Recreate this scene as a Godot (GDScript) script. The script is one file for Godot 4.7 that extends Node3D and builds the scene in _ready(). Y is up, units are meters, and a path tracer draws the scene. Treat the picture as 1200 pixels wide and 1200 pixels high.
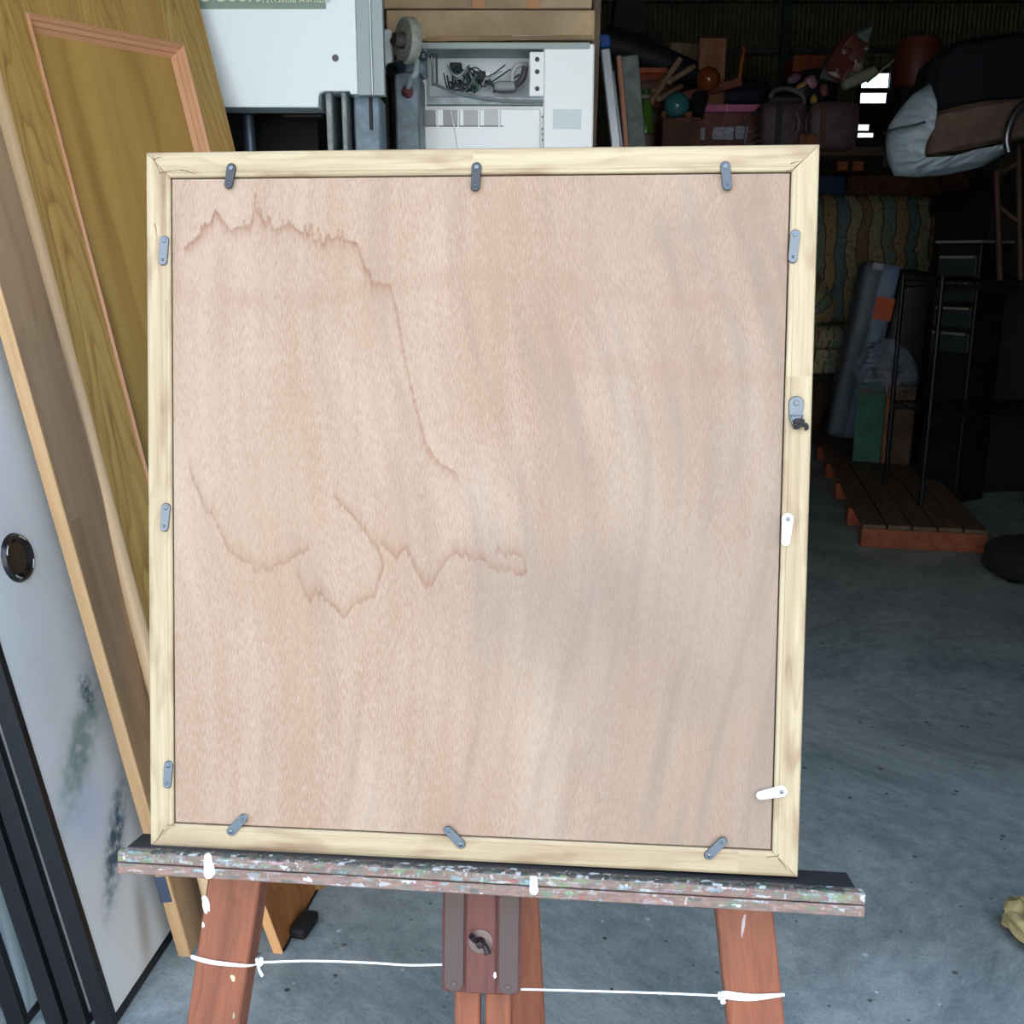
extends Node3D
# A picture frame seen from behind, on a paint-spattered easel in a cluttered garage.

const EYE := Vector3(0, 1.05, 0)
const PITCH := 14.0
const FOV := 53.0
var rng := RandomNumberGenerator.new()
var easel_frame := Transform3D()
var M := {}

# ---------------------------------------------------------------- helpers: places
func at(px: float, py: float, depth: float) -> Vector3:      # the point of the photo (px, py), depth metres in front of the lens plane z = 0
	var f := 600.0 / tan(deg_to_rad(FOV / 2))
	var v := Basis(Vector3.RIGHT, deg_to_rad(-PITCH)) * Vector3((px - 600) / f, (600 - py) / f, -1)
	return EYE + v * (depth / -v.z)

func on_floor(px: float, py: float, y := 0.0) -> Vector3:
	var v := at(px, py, 1.0) - EYE
	return EYE + v * ((y - EYE.y) / v.y)

func on_easel(px: float, py: float, z: float) -> Vector3:    # local easel coordinates of a photo point on the plane z
	var inv := easel_frame.affine_inverse()
	var o := inv * EYE
	var v := inv.basis * (at(px, py, 1.0) - EYE)
	return o + v * ((z - o.z) / v.z)

# ---------------------------------------------------------------- helpers: nodes
func numbered(called: String, parent: Node) -> String:
	if not parent.has_node(NodePath(called)):
		return called
	var k := 1
	while parent.has_node(NodePath("%s_%03d" % [called, k])):
		k += 1
	return "%s_%03d" % [called, k]

func obj(called: String, mesh: Mesh, mat: Material, parent: Node = null, xf := Transform3D()) -> MeshInstance3D:
	var p: Node = self if parent == null else parent
	var o := MeshInstance3D.new()
	o.name = numbered(called, p)
	o.mesh = mesh
	if mat != null:
		o.material_override = mat
	p.add_child(o, true)
	o.global_transform = xf
	return o

func thing(called: String, label: String, category: String, place := Vector3.ZERO, group := "") -> Node3D:
	var o := Node3D.new()
	o.name = numbered(called, self)
	add_child(o, true)
	o.position = place
	return tag(o, label, category, group)

func tag(o: Node3D, label: String, category: String, group := "") -> Node3D:
	o.set_meta("label", label)
	o.set_meta("category", category)
	if group != "":
		o.set_meta("group", group)
	return o

func struct(called: String, mesh: Mesh, mat: Material, place := Vector3.ZERO, label := "") -> MeshInstance3D:
	var o := obj(called, mesh, mat, null, Transform3D(Basis(), place))
	o.set_meta("kind", "structure")
	if label != "":
		o.set_meta("label", label)
	return o

# ---------------------------------------------------------------- helpers: meshes
func tri(st: SurfaceTool, a: Vector3, b: Vector3, c: Vector3, inside: Vector3, ua := Vector2.ZERO, ub := Vector2.ZERO, uc := Vector2.ZERO) -> void:
	if (b - a).cross(c - a).dot((a + b + c) / 3.0 - inside) > 0:
		var s := b; b = c; c = s
		var u := ub; ub = uc; uc = u
	st.set_uv(ua); st.add_vertex(a)
	st.set_uv(ub); st.add_vertex(b)
	st.set_uv(uc); st.add_vertex(c)

func quad(st: SurfaceTool, a: Vector3, b: Vector3, c: Vector3, d: Vector3, inside: Vector3, ua := Vector2.ZERO, ub := Vector2.ZERO, uc := Vector2.ZERO, ud := Vector2.ZERO) -> void:
	tri(st, a, b, c, inside, ua, ub, uc)
	tri(st, a, c, d, inside, ua, uc, ud)

func begin() -> SurfaceTool:
	var st := SurfaceTool.new()
	st.begin(Mesh.PRIMITIVE_TRIANGLES)
	st.set_smooth_group(-1)
	return st

func done(st: SurfaceTool) -> ArrayMesh:
	st.generate_normals()
	return st.commit()

func add_cbox(st: SurfaceTool, xf: Transform3D, size: Vector3, bev: float, uvk := Vector2(1, 1), off := Vector2.ZERO) -> void:
	var h := size / 2
	bev = min(bev, min(h.x, min(h.y, h.z)) * 0.9)
	var pt := func(s: Vector3, ax: int) -> Vector3:
		var p := Vector3(s.x * h.x, s.y * h.y, s.z * h.z)
		for k in 3:
			if k != ax:
				p[k] -= s[k] * bev
		return p
	var uv := func(p: Vector3, ax: int) -> Vector2:
		var q := Vector2(p.x, -p.y)
		if ax == 0: q = Vector2(p.z, -p.y)
		if ax == 1: q = Vector2(p.x, p.z)
		return q * uvk + off
	for ax in 3:
		var b := (ax + 1) % 3
		var c := (ax + 2) % 3
		for s in [-1, 1]:
			var v: Array[Vector3] = []
			for w in [[-1, -1], [1, -1], [1, 1], [-1, 1]]:
				var sg := Vector3.ZERO
				sg[ax] = s; sg[b] = w[0]; sg[c] = w[1]
				v.append(pt.call(sg, ax))
			quad(st, xf * v[0], xf * v[1], xf * v[2], xf * v[3], xf.origin, uv.call(v[0], ax), uv.call(v[1], ax), uv.call(v[2], ax), uv.call(v[3], ax))
		if bev > 0:
			for s in [-1, 1]:
				for t in [-1, 1]:                       # the edges along this axis
					var e: Array[Vector3] = []
					for w in [-1, 1]:
						var sg := Vector3.ZERO
						sg[ax] = w; sg[b] = s; sg[c] = t
						e.append(pt.call(sg, b)); e.append(pt.call(sg, c))
					quad(st, xf * e[0], xf * e[1], xf * e[3], xf * e[2], xf.origin, uv.call(e[0], b), uv.call(e[1], b), uv.call(e[3], b), uv.call(e[2], b))
	if bev > 0:
		for i in 8:
			var sg := Vector3(1 if i & 1 else -1, 1 if i & 2 else -1, 1 if i & 4 else -1)
			var a: Vector3 = pt.call(sg, 0); var b2: Vector3 = pt.call(sg, 1); var c2: Vector3 = pt.call(sg, 2)
			tri(st, xf * a, xf * b2, xf * c2, xf.origin, uv.call(a, 2), uv.call(b2, 2), uv.call(c2, 2))

func cbox(size: Vector3, bev := 0.003, uvk := Vector2(1, 1), off := Vector2.ZERO) -> ArrayMesh:
	var st := begin()
	add_cbox(st, Transform3D(), size, bev, uvk, off)
	return done(st)

func add_grid(st: SurfaceTool, nu: int, nv: int, f: Callable, group := 0) -> void:     # f(u, v) -> Vector3, smooth; clockwise when du x dv points inwards
	st.set_smooth_group(group)
	var p: Array = []
	for j in nv + 1:
		for i in nu + 1:
			p.append(f.call(float(i) / nu, float(j) / nv))
	for j in nv:
		for i in nu:
			var k := j * (nu + 1) + i
			for w in [[0, 0], [1, 0], [1, 1], [0, 0], [1, 1], [0, 1]]:
				st.set_uv(Vector2(float(i + w[0]) / nu, float(j + w[1]) / nv))
				st.add_vertex(p[k + w[0] + w[1] * (nu + 1)])

func grid(nu: int, nv: int, f: Callable) -> ArrayMesh:
	var st := begin()
	add_grid(st, nu, nv, f)
	return done(st)

func rounded(size: Vector3, r: float, n := 8, puff := 0.0, rough := 0.0, seed_ := 1, uvk := Vector2(1, 1)) -> ArrayMesh:   # rounded box or cushion
	var st := begin()
	st.set_smooth_group(0)
	var nz := FastNoiseLite.new()
	nz.seed = seed_
	nz.frequency = 1.0
	var h := size / 2
	var f := func(q: Vector3) -> Vector3:
		var p := Vector3(q.x * h.x, q.y * h.y, q.z * h.z)
		var inner := Vector3(clamp(p.x, -h.x + r, h.x - r), clamp(p.y, -h.y + r, h.y - r), clamp(p.z, -h.z + r, h.z - r))
		var d := p - inner
		var o := inner + d.normalized() * r if d.length() > 1e-6 else p
		if puff != 0.0:
			var w := Vector3((1 - q.y * q.y) * (1 - q.z * q.z), (1 - q.x * q.x) * (1 - q.z * q.z), (1 - q.x * q.x) * (1 - q.y * q.y))
			o += Vector3(sign(q.x) * w.x * float(abs(q.x) > .999), sign(q.y) * w.y * float(abs(q.y) > .999), sign(q.z) * w.z * float(abs(q.z) > .999)) * puff
		if rough != 0.0:
			var s := 9.0
			o += Vector3(nz.get_noise_3dv(o * s), nz.get_noise_3dv(o * s + Vector3(50, 0, 0)), nz.get_noise_3dv(o * s + Vector3(0, 50, 0))) * rough
		return o
	for ax in 3:
		for s in [-1.0, 1.0]:
			for i in n:
				for j in n:
					var c: Array[Vector3] = []
					var u: Array[Vector2] = []
					for w in [[0, 0], [1, 0], [1, 1], [0, 1]]:
						var q := Vector3.ZERO
						q[ax] = s
						var ta: float = 2.0 * (i + w[0]) / n - 1
						var tb: float = 2.0 * (j + w[1]) / n - 1
						q[(ax + 1) % 3] = sin(ta * PI / 2)
						q[(ax + 2) % 3] = sin(tb * PI / 2)
						var p: Vector3 = f.call(q)
						c.append(p)
						u.append((Vector2(p.z, -p.y) if ax == 0 else Vector2(p.x, p.z) if ax == 1 else Vector2(p.x, -p.y)) * uvk)
					quad(st, c[0], c[1], c[2], c[3], Vector3.ZERO, u[0], u[1], u[2], u[3])
	return done(st)

func add_lathe(st: SurfaceTool, prof: PackedVector2Array, segs := 24, xf := Transform3D()) -> void:   # (radius, height) from the bottom up
	var group := 1
	for k in prof.size() - 1:
		if k > 0 and absf((prof[k + 1] - prof[k]).angle_to(prof[k] - prof[k - 1])) > 0.6:
			group += 1
		st.set_smooth_group(group)
		for i in segs:
			var a := TAU * i / segs
			var b := TAU * (i + 1) / segs
			var p := [Vector3(cos(a) * prof[k].x, prof[k].y, sin(a) * prof[k].x), Vector3(cos(b) * prof[k].x, prof[k].y, sin(b) * prof[k].x), Vector3(cos(b) * prof[k + 1].x, prof[k + 1].y, sin(b) * prof[k + 1].x), Vector3(cos(a) * prof[k + 1].x, prof[k + 1].y, sin(a) * prof[k + 1].x)]
			var u := [Vector2(float(i) / segs, prof[k].y), Vector2(float(i + 1) / segs, prof[k].y), Vector2(float(i + 1) / segs, prof[k + 1].y), Vector2(float(i) / segs, prof[k + 1].y)]
			for w in [0, 1, 2, 0, 2, 3]:
				st.set_uv(u[w])
				st.add_vertex(xf * (p[w] as Vector3))

func lathe(prof: PackedVector2Array, segs := 24) -> ArrayMesh:
	var st := begin()
	add_lathe(st, prof, segs)
	return done(st)

func add_tube(st: SurfaceTool, pts: PackedVector3Array, r: float, sides := 8, r2 := -1.0) -> void:
	var up := Vector3(0.31, 0.9, 0.29).normalized()
	var rings: Array = []
	for i in pts.size():
		var d := (pts[min(i + 1, pts.size() - 1)] - pts[max(i - 1, 0)]).normalized()
		var x := d.cross(up)
		if x.length() < 0.1: x = d.cross(Vector3.RIGHT)
		x = x.normalized()
		up = x.cross(d).normalized()
		var ring: Array = []
		var rr := r if r2 < 0 else lerpf(r, r2, float(i) / (pts.size() - 1))
		for k in sides:
			var a := TAU * k / sides
			ring.append(pts[i] + (x * cos(a) + up * sin(a)) * rr)
		rings.append(ring)
	for i in pts.size() - 1:
		st.set_smooth_group(1)
		for k in sides:
			var n := (k + 1) % sides
			quad(st, rings[i][k], rings[i][n], rings[i + 1][n], rings[i + 1][k], (pts[i] + pts[i + 1]) / 2, Vector2(float(k) / sides, i), Vector2(float(k + 1) / sides, i), Vector2(float(k + 1) / sides, i + 1), Vector2(float(k) / sides, i + 1))
	st.set_smooth_group(-1)
	for e in [0, pts.size() - 1]:
		var inner := pts[1] if e == 0 else pts[pts.size() - 2]
		for k in sides:
			tri(st, pts[e], rings[e][k], rings[e][(k + 1) % sides], inner)

func tube(pts: PackedVector3Array, r: float, sides := 8, r2 := -1.0) -> ArrayMesh:
	var st := begin()
	add_tube(st, pts, r, sides, r2)
	return done(st)

func curve(pts: PackedVector3Array, n := 8) -> PackedVector3Array:      # smooth line through the points
	var out := PackedVector3Array()
	for i in pts.size() - 1:
		for k in n:
			out.append(pts[i].cubic_interpolate(pts[i + 1], pts[max(i - 1, 0)], pts[min(i + 2, pts.size() - 1)], float(k) / n))
	out.append(pts[pts.size() - 1])
	return out

func add_plate(st: SurfaceTool, poly: PackedVector2Array, z0: float, z1: float, bev := 0.0, xf := Transform3D()) -> void:   # an outline with thickness, its front edge chamfered
	var c := Vector2.ZERO
	for p in poly: c += p / poly.size()
	var inset := PackedVector2Array()
	for p in poly: inset.append(p - (p - c).normalized() * bev)
	st.set_smooth_group(-1)
	var ids := Geometry2D.triangulate_polygon(poly)
	for k in range(0, ids.size(), 3):
		var f: Array[Vector3] = []
		var g: Array[Vector3] = []
		var u: Array[Vector2] = []
		for j in 3:
			var q := inset[ids[k + j]]
			f.append(xf * Vector3(q.x, q.y, z1))
			var q2 := poly[ids[k + j]]
			g.append(xf * Vector3(q2.x, q2.y, z0))
			u.append(Vector2(q.x, -q.y))
		tri(st, f[0], f[1], f[2], (f[0] + f[1] + f[2]) / 3 - xf.basis.z * (z1 - z0), u[0], u[1], u[2])
		tri(st, g[0], g[1], g[2], (g[0] + g[1] + g[2]) / 3 + xf.basis.z * (z1 - z0), u[0], u[1], u[2])
	var ccw := not Geometry2D.is_polygon_clockwise(poly)
	for i in poly.size():
		var n := (i + 1) % poly.size()
		var e := (poly[n] - poly[i]).orthogonal() * (1.0 if ccw else -1.0)
		var inside := xf * Vector3(poly[i].x + e.x, poly[i].y + e.y, (z0 + z1) / 2)
		var zm := z1 - bev
		quad(st, xf * Vector3(poly[i].x, poly[i].y, z0), xf * Vector3(poly[n].x, poly[n].y, z0), xf * Vector3(poly[n].x, poly[n].y, zm), xf * Vector3(poly[i].x, poly[i].y, zm), inside)
		if bev > 0:
			quad(st, xf * Vector3(poly[i].x, poly[i].y, zm), xf * Vector3(poly[n].x, poly[n].y, zm), xf * Vector3(inset[n].x, inset[n].y, z1), xf * Vector3(inset[i].x, inset[i].y, z1), inside - xf.basis.z * 0.01)

func plate(poly: PackedVector2Array, z0: float, z1: float, bev := 0.0) -> ArrayMesh:
	var st := begin()
	add_plate(st, poly, z0, z1, bev)
	return done(st)

func capsule_outline(r0: float, r1: float, length: float, n := 9) -> PackedVector2Array:   # rounded bar from (0, 0) to (0, -length)
	var p := PackedVector2Array()
	for i in n:
		var a := PI * i / (n - 1)
		p.append(Vector2(cos(a) * r0, sin(a) * r0))
	for i in n:
		var a := PI + PI * i / (n - 1)
		p.append(Vector2(cos(a) * r1, -length + sin(a) * r1))
	return p

func ball(r: float) -> SphereMesh:
	var s := SphereMesh.new()
	s.radius = r; s.height = 2 * r; s.radial_segments = 32; s.rings = 16
	return s

func rod(r: float, a: Vector3, b: Vector3, sides := 12) -> ArrayMesh:
	return tube(PackedVector3Array([a, b]), r, sides)

# ---------------------------------------------------------------- helpers: textures and materials
func image_from(w: int, h: int, bytes: PackedByteArray) -> ImageTexture:
	var im := Image.create_from_data(w, h, false, Image.FORMAT_RGB8, bytes)
	im.generate_mipmaps()
	return ImageTexture.create_from_image(im)

func noise(seed_: int, freq := 1.0, octaves := 4) -> FastNoiseLite:
	var n := FastNoiseLite.new()
	n.seed = seed_
	n.frequency = freq
	n.fractal_octaves = octaves
	n.noise_type = FastNoiseLite.TYPE_SIMPLEX_SMOOTH
	return n

func put(b: PackedByteArray, i: int, c: Color) -> void:
	b[i] = clampi(int(c.r * 255), 0, 255); b[i + 1] = clampi(int(c.g * 255), 0, 255); b[i + 2] = clampi(int(c.b * 255), 0, 255)

func wood(w: int, h: int, seed_: int, light: Color, dark: Color, rings: float, arch: float, fine := 0.35, wobble := 0.6, contrast := 0.55, smudge := 0.0) -> ImageTexture:
	var n := noise(seed_, 1.0, 3)
	var m := noise(seed_ + 7, 1.0, 2)
	var b := PackedByteArray()
	b.resize(w * h * 3)
	for y in h:
		var v := float(y) / h
		for x in w:
			var u := float(x) / w
			var t := u * rings + n.get_noise_2d(u * 2.2, v * 1.6) * wobble * 2
			if arch > 0:
				t = (v - 3.2 * (u - 0.5) * (u - 0.5)) * arch + n.get_noise_2d(u * 2.5, v * 2.5) * wobble
			var s := fposmod(t, 1.0)
			var k := s * s * s * smoothstep(1.0, 0.86, s) * 1.25 * contrast * (0.6 + 0.6 * n.get_noise_2d(u * 5 + 9, v * 1.5))
			k += m.get_noise_2d(u * 90, v * 6) * fine * 0.5 + m.get_noise_2d(u * 7, v * 1.2 + 40) * 0.25
			if smudge > 0: k += smudge * clampf(n.get_noise_2d(u * 3 + 70, v * 5 + 20) - 0.1, 0, 1)
			var c := light.lerp(dark, clampf(k + 0.15, 0, 1))
			var i := (y * w + x) * 3
			b[i] = clampi(int(c.r * 255), 0, 255); b[i + 1] = clampi(int(c.g * 255), 0, 255); b[i + 2] = clampi(int(c.b * 255), 0, 255)
	return image_from(w, h, b)

func mottle(w: int, seed_: int, low: Color, high: Color, scale := 6.0, grit := 0.25) -> ImageTexture:
	var n := noise(seed_, 1.0, 5)
	var b := PackedByteArray()
	b.resize(w * w * 3)
	rng.seed = seed_
	for y in w:
		for x in w:
			# tiles without a seam: the noise is read on a torus
			var a := TAU * x / w
			var d := TAU * y / w
			var k := 0.5 + 0.9 * n.get_noise_3d(cos(a) * scale / 6 + 10, sin(a) * scale / 6 + cos(d) * scale / 6, sin(d) * scale / 6)
			k += (rng.randf() - 0.5) * grit
			var c := low.lerp(high, clampf(k, 0, 1))
			var i := (y * w + x) * 3
			b[i] = int(c.r * 255); b[i + 1] = int(c.g * 255); b[i + 2] = int(c.b * 255)
	return image_from(w, w, b)

func mat(c: Color, rough := 0.7, metal := 0.0, tex: Texture2D = null, triplanar := 0.0) -> StandardMaterial3D:
	var m := StandardMaterial3D.new()
	m.albedo_color = c
	m.roughness = rough
	m.metallic = metal
	if tex != null:
		m.albedo_texture = tex
	if triplanar > 0:
		m.uv1_triplanar = true
		m.uv1_scale = Vector3.ONE * triplanar
	return m

func rgb(r: int, g: int, b: int) -> Color:
	return Color(r / 255.0, g / 255.0, b / 255.0)

func plywood_texture() -> ImageTexture:          # reddish plywood with the tide marks of old water stains
	var w := 1024
	var h := 1100
	var stain := PackedFloat32Array()
	stain.resize(w * h)
	var jag := noise(5, 1.0, 3)
	rng.seed = 77
	var lines := [
		[Vector2(217, 284), Vector2(247, 262), Vector2(254, 244), Vector2(264, 255), Vector2(272, 266), Vector2(285, 260), Vector2(296, 264), Vector2(303, 243), Vector2(312, 256), Vector2(327, 264), Vector2(343, 257), Vector2(356, 266), Vector2(384, 281), Vector2(402, 273), Vector2(424, 280), Vector2(435, 308), Vector2(444, 329)],
		[Vector2(444, 329), Vector2(464, 333), Vector2(473, 363), Vector2(482, 416), Vector2(494, 465), Vector2(508, 518), Vector2(524, 540), Vector2(545, 550)],
		[Vector2(222, 545), Vector2(240, 590), Vector2(252, 602), Vector2(270, 642), Vector2(287, 653), Vector2(314, 662), Vector2(340, 655), Vector2(367, 637)],
		[Vector2(353, 668), Vector2(369, 703), Vector2(376, 687), Vector2(411, 720), Vector2(424, 703), Vector2(446, 695), Vector2(457, 660), Vector2(450, 637), Vector2(420, 600), Vector2(398, 578)],
		[Vector2(455, 632), Vector2(472, 650), Vector2(484, 637), Vector2(510, 684), Vector2(534, 650), Vector2(540, 641), Vector2(574, 652), Vector2(614, 668), Vector2(625, 664), Vector2(623, 650), Vector2(590, 637)],
	]
	var strengths := [0.74, 0.55, 0.48, 0.58, 0.54]
	for li in lines.size():
		var upward: bool = li == 0
		var pts: Array = lines[li]
		for k in pts.size() - 1:
			var a: Vector2 = pts[k]
			var d: Vector2 = pts[k + 1]
			var steps := int(a.distance_to(d) * 1.6) + 2
			for s in steps:
				var q := a.lerp(d, float(s) / steps)
				var spike := pow(maxf(0.0, 1.0 - 2.6 * absf(jag.get_noise_1d(q.x * 0.075 + q.y * 0.03))), 1.6) * (17.0 if upward else 9.0) * clampf(0.55 + 1.2 * jag.get_noise_1d(q.x * 0.031 + 7), 0.05, 1.2)
				q.y += -spike + 3 if upward else spike - 3
				var u := 0.5
				var v := 0.5
				for it in 4:
					u = (q.x - (199 + 3 * v)) / (727 - v * 21)
					v = (q.y - (207 - 4 * u)) / (759 + 37 * u)
				var cx := int(u * w)
				var cy := int(v * h)
				var tail := 18 + int(40 * absf(jag.get_noise_1d(q.x * 0.13 + 90)))
				var amp: float = strengths[li] * (0.65 + 0.5 * jag.get_noise_1d(q.x * 0.09 + q.y * 0.11 + 33))
				var sgn := 1 if li != 2 and li != 4 and li != 3 else -1
				for ty in range(-3, tail):
					var fall := (1.0 - float(ty) / tail)
					fall = (0.62 * pow(fall, 5.0) + 0.38 * fall) * (1.0 if ty >= 0 else 1.0 + ty / 3.0)
					for tx in range(-2, 3):
						var xx := cx + tx
						var yy := cy + ty * sgn
						if xx < 0 or yy < 0 or xx >= w or yy >= h: continue
						var val := amp * fall * (1.0 - absf(tx) / 3.5)
						var id := yy * w + xx
						if stain[id] < val: stain[id] = val
	var n := noise(21, 1.0, 4)
	var g := noise(22, 1.0, 2)
	var b := PackedByteArray()
	b.resize(w * h * 3)
	var base := rgb(159, 135, 112)
	var red := rgb(140, 105, 82)
	var pale := rgb(172, 153, 134)
	var tide := rgb(112, 66, 44)
	var grey := rgb(114, 100, 88)
	for y in h:
		var v := float(y) / h
		for x in w:
			var u := float(x) / w
			var sway := 0.02 * sin(v * 5 + u * 3)
			var streak := g.get_noise_2d((u + sway) * 430, v * 56) * 0.6 + g.get_noise_2d((u + sway) * 40, v * 3.0 + 50) * 0.16
			var cloud := n.get_noise_2d(u * 3.2, v * 1.8)
			var c := base.lerp(red, clampf(0.30 + streak * 0.75 + cloud * 0.3, 0, 1))
			c = c.lerp(pale, clampf(n.get_noise_2d(u * 4.5 + 30, v * 1.6) * 0.6 - streak * 0.5 + 0.12, 0, 0.75))
			# vertical bands in the wood, dirt below the middle, light falloff painted towards the right
			var band := clampf(n.get_noise_2d((u + sway * 3) * 16 + 70, v * 1.3) * (0.25 + u), 0, 0.6)
			c = c.lerp(grey, band * 0.55)
			var dirt_and_shade := exp(-pow((u - 0.68) / 0.2, 2) - pow((v - 0.64) / 0.12, 2)) * 0.35 + clampf(n.get_noise_2d(u * 4 + 11, v * 4 + 60), 0, 1) * 0.28 * smoothstep(0.2, 0.8, u) + 0.30 * smoothstep(0.4, 1.0, u) * (0.6 + 0.4 * v)
			c = c.lerp(grey, dirt_and_shade)
			# two faint horizontal bands
			c = c.lerp(red, 0.25 * exp(-pow((v - 0.165 - 0.02 * sin(u * 9)) / 0.014, 2)) * (0.6 + n.get_noise_2d(u * 9, 5)) + 0.2 * exp(-pow((v - 0.29 - 0.01 * sin(u * 7)) / 0.014, 2)) * smoothstep(0.55, 0.75, u))
			c = c.lerp(tide, stain[y * w + x])
			var i := (y * w + x) * 3
			b[i] = clampi(int(c.r * 255), 0, 255); b[i + 1] = clampi(int(c.g * 255), 0, 255); b[i + 2] = clampi(int(c.b * 255), 0, 255)
	return image_from(w, h, b)

func concrete_texture() -> ImageTexture:
	var w := 1024
	var big := noise(31, 1.0, 5)
	var b := PackedByteArray()
	b.resize(w * w * 3)
	rng.seed = 9
	var lo := rgb(104, 117, 118)
	var hi := rgb(174, 183, 182)
	for y in w:
		var d := TAU * y / w
		for x in w:
			var a := TAU * x / w
			var p := Vector3(cos(a) * 0.9 + 4, sin(a) * 0.9 + cos(d) * 0.9, sin(d) * 0.9)
			var k := 0.5 + 0.5 * big.get_noise_3dv(p) + 0.3 * big.get_noise_3dv(p * 7) + 0.22 * big.get_noise_3dv(p * 34) + 0.3 * (rng.randf() - 0.5)
			var c := lo.lerp(hi, clampf(k, 0, 1))
			var i := (y * w + x) * 3
			b[i] = int(c.r * 255); b[i + 1] = int(c.g * 255); b[i + 2] = int(c.b * 255)
	for k in 2600:                                 # open pores and specks
		var cx := rng.randi() % w
		var cy := rng.randi() % w
		var r := 0.6 + pow(rng.randf(), 13) * 2.4
		var dark := rng.randf_range(0.35, 0.75) if k % 7 else 1.35
		for yy in range(-4, 5):
			for xx in range(-4, 5):
				if xx * xx + yy * yy > r * r: continue
				var i := (posmod(cy + yy, w) * w + posmod(cx + xx, w)) * 3
				for q in 3: b[i + q] = clampi(int(b[i + q] * dark), 0, 255)
	return image_from(w, w, b)

func screen_painting() -> ImageTexture:           # pale paper with ink-wash tufts of trees and hazy hills: u across the panel, v down it
	var w := 512
	var h := 1024
	var n := noise(41, 1.0, 4)
	var b := PackedByteArray()
	b.resize(w * h * 3)
	var paper := rgb(228, 233, 235)
	var warm := rgb(218, 212, 200)
	var blue := rgb(186, 204, 232)
	var green := rgb(118, 140, 132)
	var ink := rgb(58, 78, 90)
	for y in h:
		for x in w:
			var u := 0.9 * x / w
			var s := 1.75 * (1.0 - float(y) / h)
			var k := n.get_noise_2d(u * 9, s * 9)
			var c := paper.lerp(warm, clampf(0.35 * smoothstep(0.75, 0.2, s) + 0.15 * k, 0, 1))
			c = c.lerp(blue, 0.6 * exp(-pow((s - 0.29) / 0.06, 2) - pow((u - 0.11) / 0.08, 2)))
			# mountain shoulder
			var ridge := exp(-pow((u - 0.15) / 0.085, 2) - pow((s - 0.405 - (u - 0.185) * 0.6) / 0.035, 2)) * (0.85 + 0.9 * n.get_noise_2d(u * 22, s * 34))
			c = c.lerp(green, clampf(ridge, 0, 0.75))
			var crest := exp(-pow((u - 0.205) / 0.016, 2) - pow((s - 0.44) / 0.022, 2)) * (0.5 + 1.3 * n.get_noise_2d(u * 80 + 5, s * 80))
			c = c.lerp(ink, clampf(crest, 0, 0.8))
			var tuft := exp(-pow((u - 0.16) / 0.06, 2) - pow((s - 0.228 - (u - 0.172) * 0.8) / 0.026, 2)) * (0.95 + 1.2 * n.get_noise_2d(u * 34 + 25, s * 50))
			c = c.lerp(ink, clampf(tuft, 0, 0.9))
			var fog := exp(-pow((u - 0.17) / 0.03, 2) - pow((s - 0.075 - (u - 0.17) * 1.5) / 0.045, 2)) * 0.7
			c = c.lerp(rgb(158, 148, 132), clampf(fog, 0, 0.6))
			var i := (y * w + x) * 3
			b[i] = clampi(int(c.r * 255), 0, 255); b[i + 1] = clampi(int(c.g * 255), 0, 255); b[i + 2] = clampi(int(c.b * 255), 0, 255)
	return image_from(w, h, b)

func spattered(w: int, h: int, seed_: int, base: Color, many: int) -> ImageTexture:      # old wood crusted with dabs of paint
	var n := noise(seed_, 1.0, 4)
	var b := PackedByteArray()
	b.resize(w * h * 3)
	rng.seed = seed_
	for y in h:
		for x in w:
			var c := base.lerp(rgb(96, 84, 78), clampf(0.5 + n.get_noise_2d(x * 0.03, y * 0.09), 0, 1) * 0.7)
			put_at(b, (y * w + x) * 3, c)
	var paints := [rgb(206, 208, 206), rgb(168, 176, 178), rgb(122, 162, 168), rgb(92, 116, 92), rgb(164, 142, 150), rgb(128, 86, 74), rgb(108, 108, 98), rgb(74, 86, 76), rgb(110, 128, 84)]
	for k in many:
		var c: Color = paints[rng.randi() % paints.size()]
		if k % 160 == 0: c = rgb(186, 52, 58)
		var cx := rng.randf() * w
		var cy := pow(rng.randf(), 1.5) * h
		var rx := 0.8 + pow(rng.randf(), 3) * 11.0
		var ry := 0.8 + pow(rng.randf(), 2) * 7.0
		var a := rng.randf_range(0.15, 0.8)
		for yy in range(int(-ry) - 1, int(ry) + 2):
			for xx in range(int(-rx) - 1, int(rx) + 2):
				var px := int(cx) + xx
				var py := int(cy) + yy
				if px < 0 or py < 0 or px >= w or py >= h: continue
				var d := Vector2(xx / rx, yy / ry).length() + 0.9 * n.get_noise_2d(px * 0.12 + k * 3, py * 0.12)
				if d > 1.0: continue
				var i := (py * w + px) * 3
				var o := Color(b[i] / 255.0, b[i + 1] / 255.0, b[i + 2] / 255.0)
				put_at(b, i, o.lerp(c, a))
	return image_from(w, h, b)

func put_at(b: PackedByteArray, i: int, c: Color) -> void:
	b[i] = clampi(int(c.r * 255), 0, 255); b[i + 1] = clampi(int(c.g * 255), 0, 255); b[i + 2] = clampi(int(c.b * 255), 0, 255)

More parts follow.
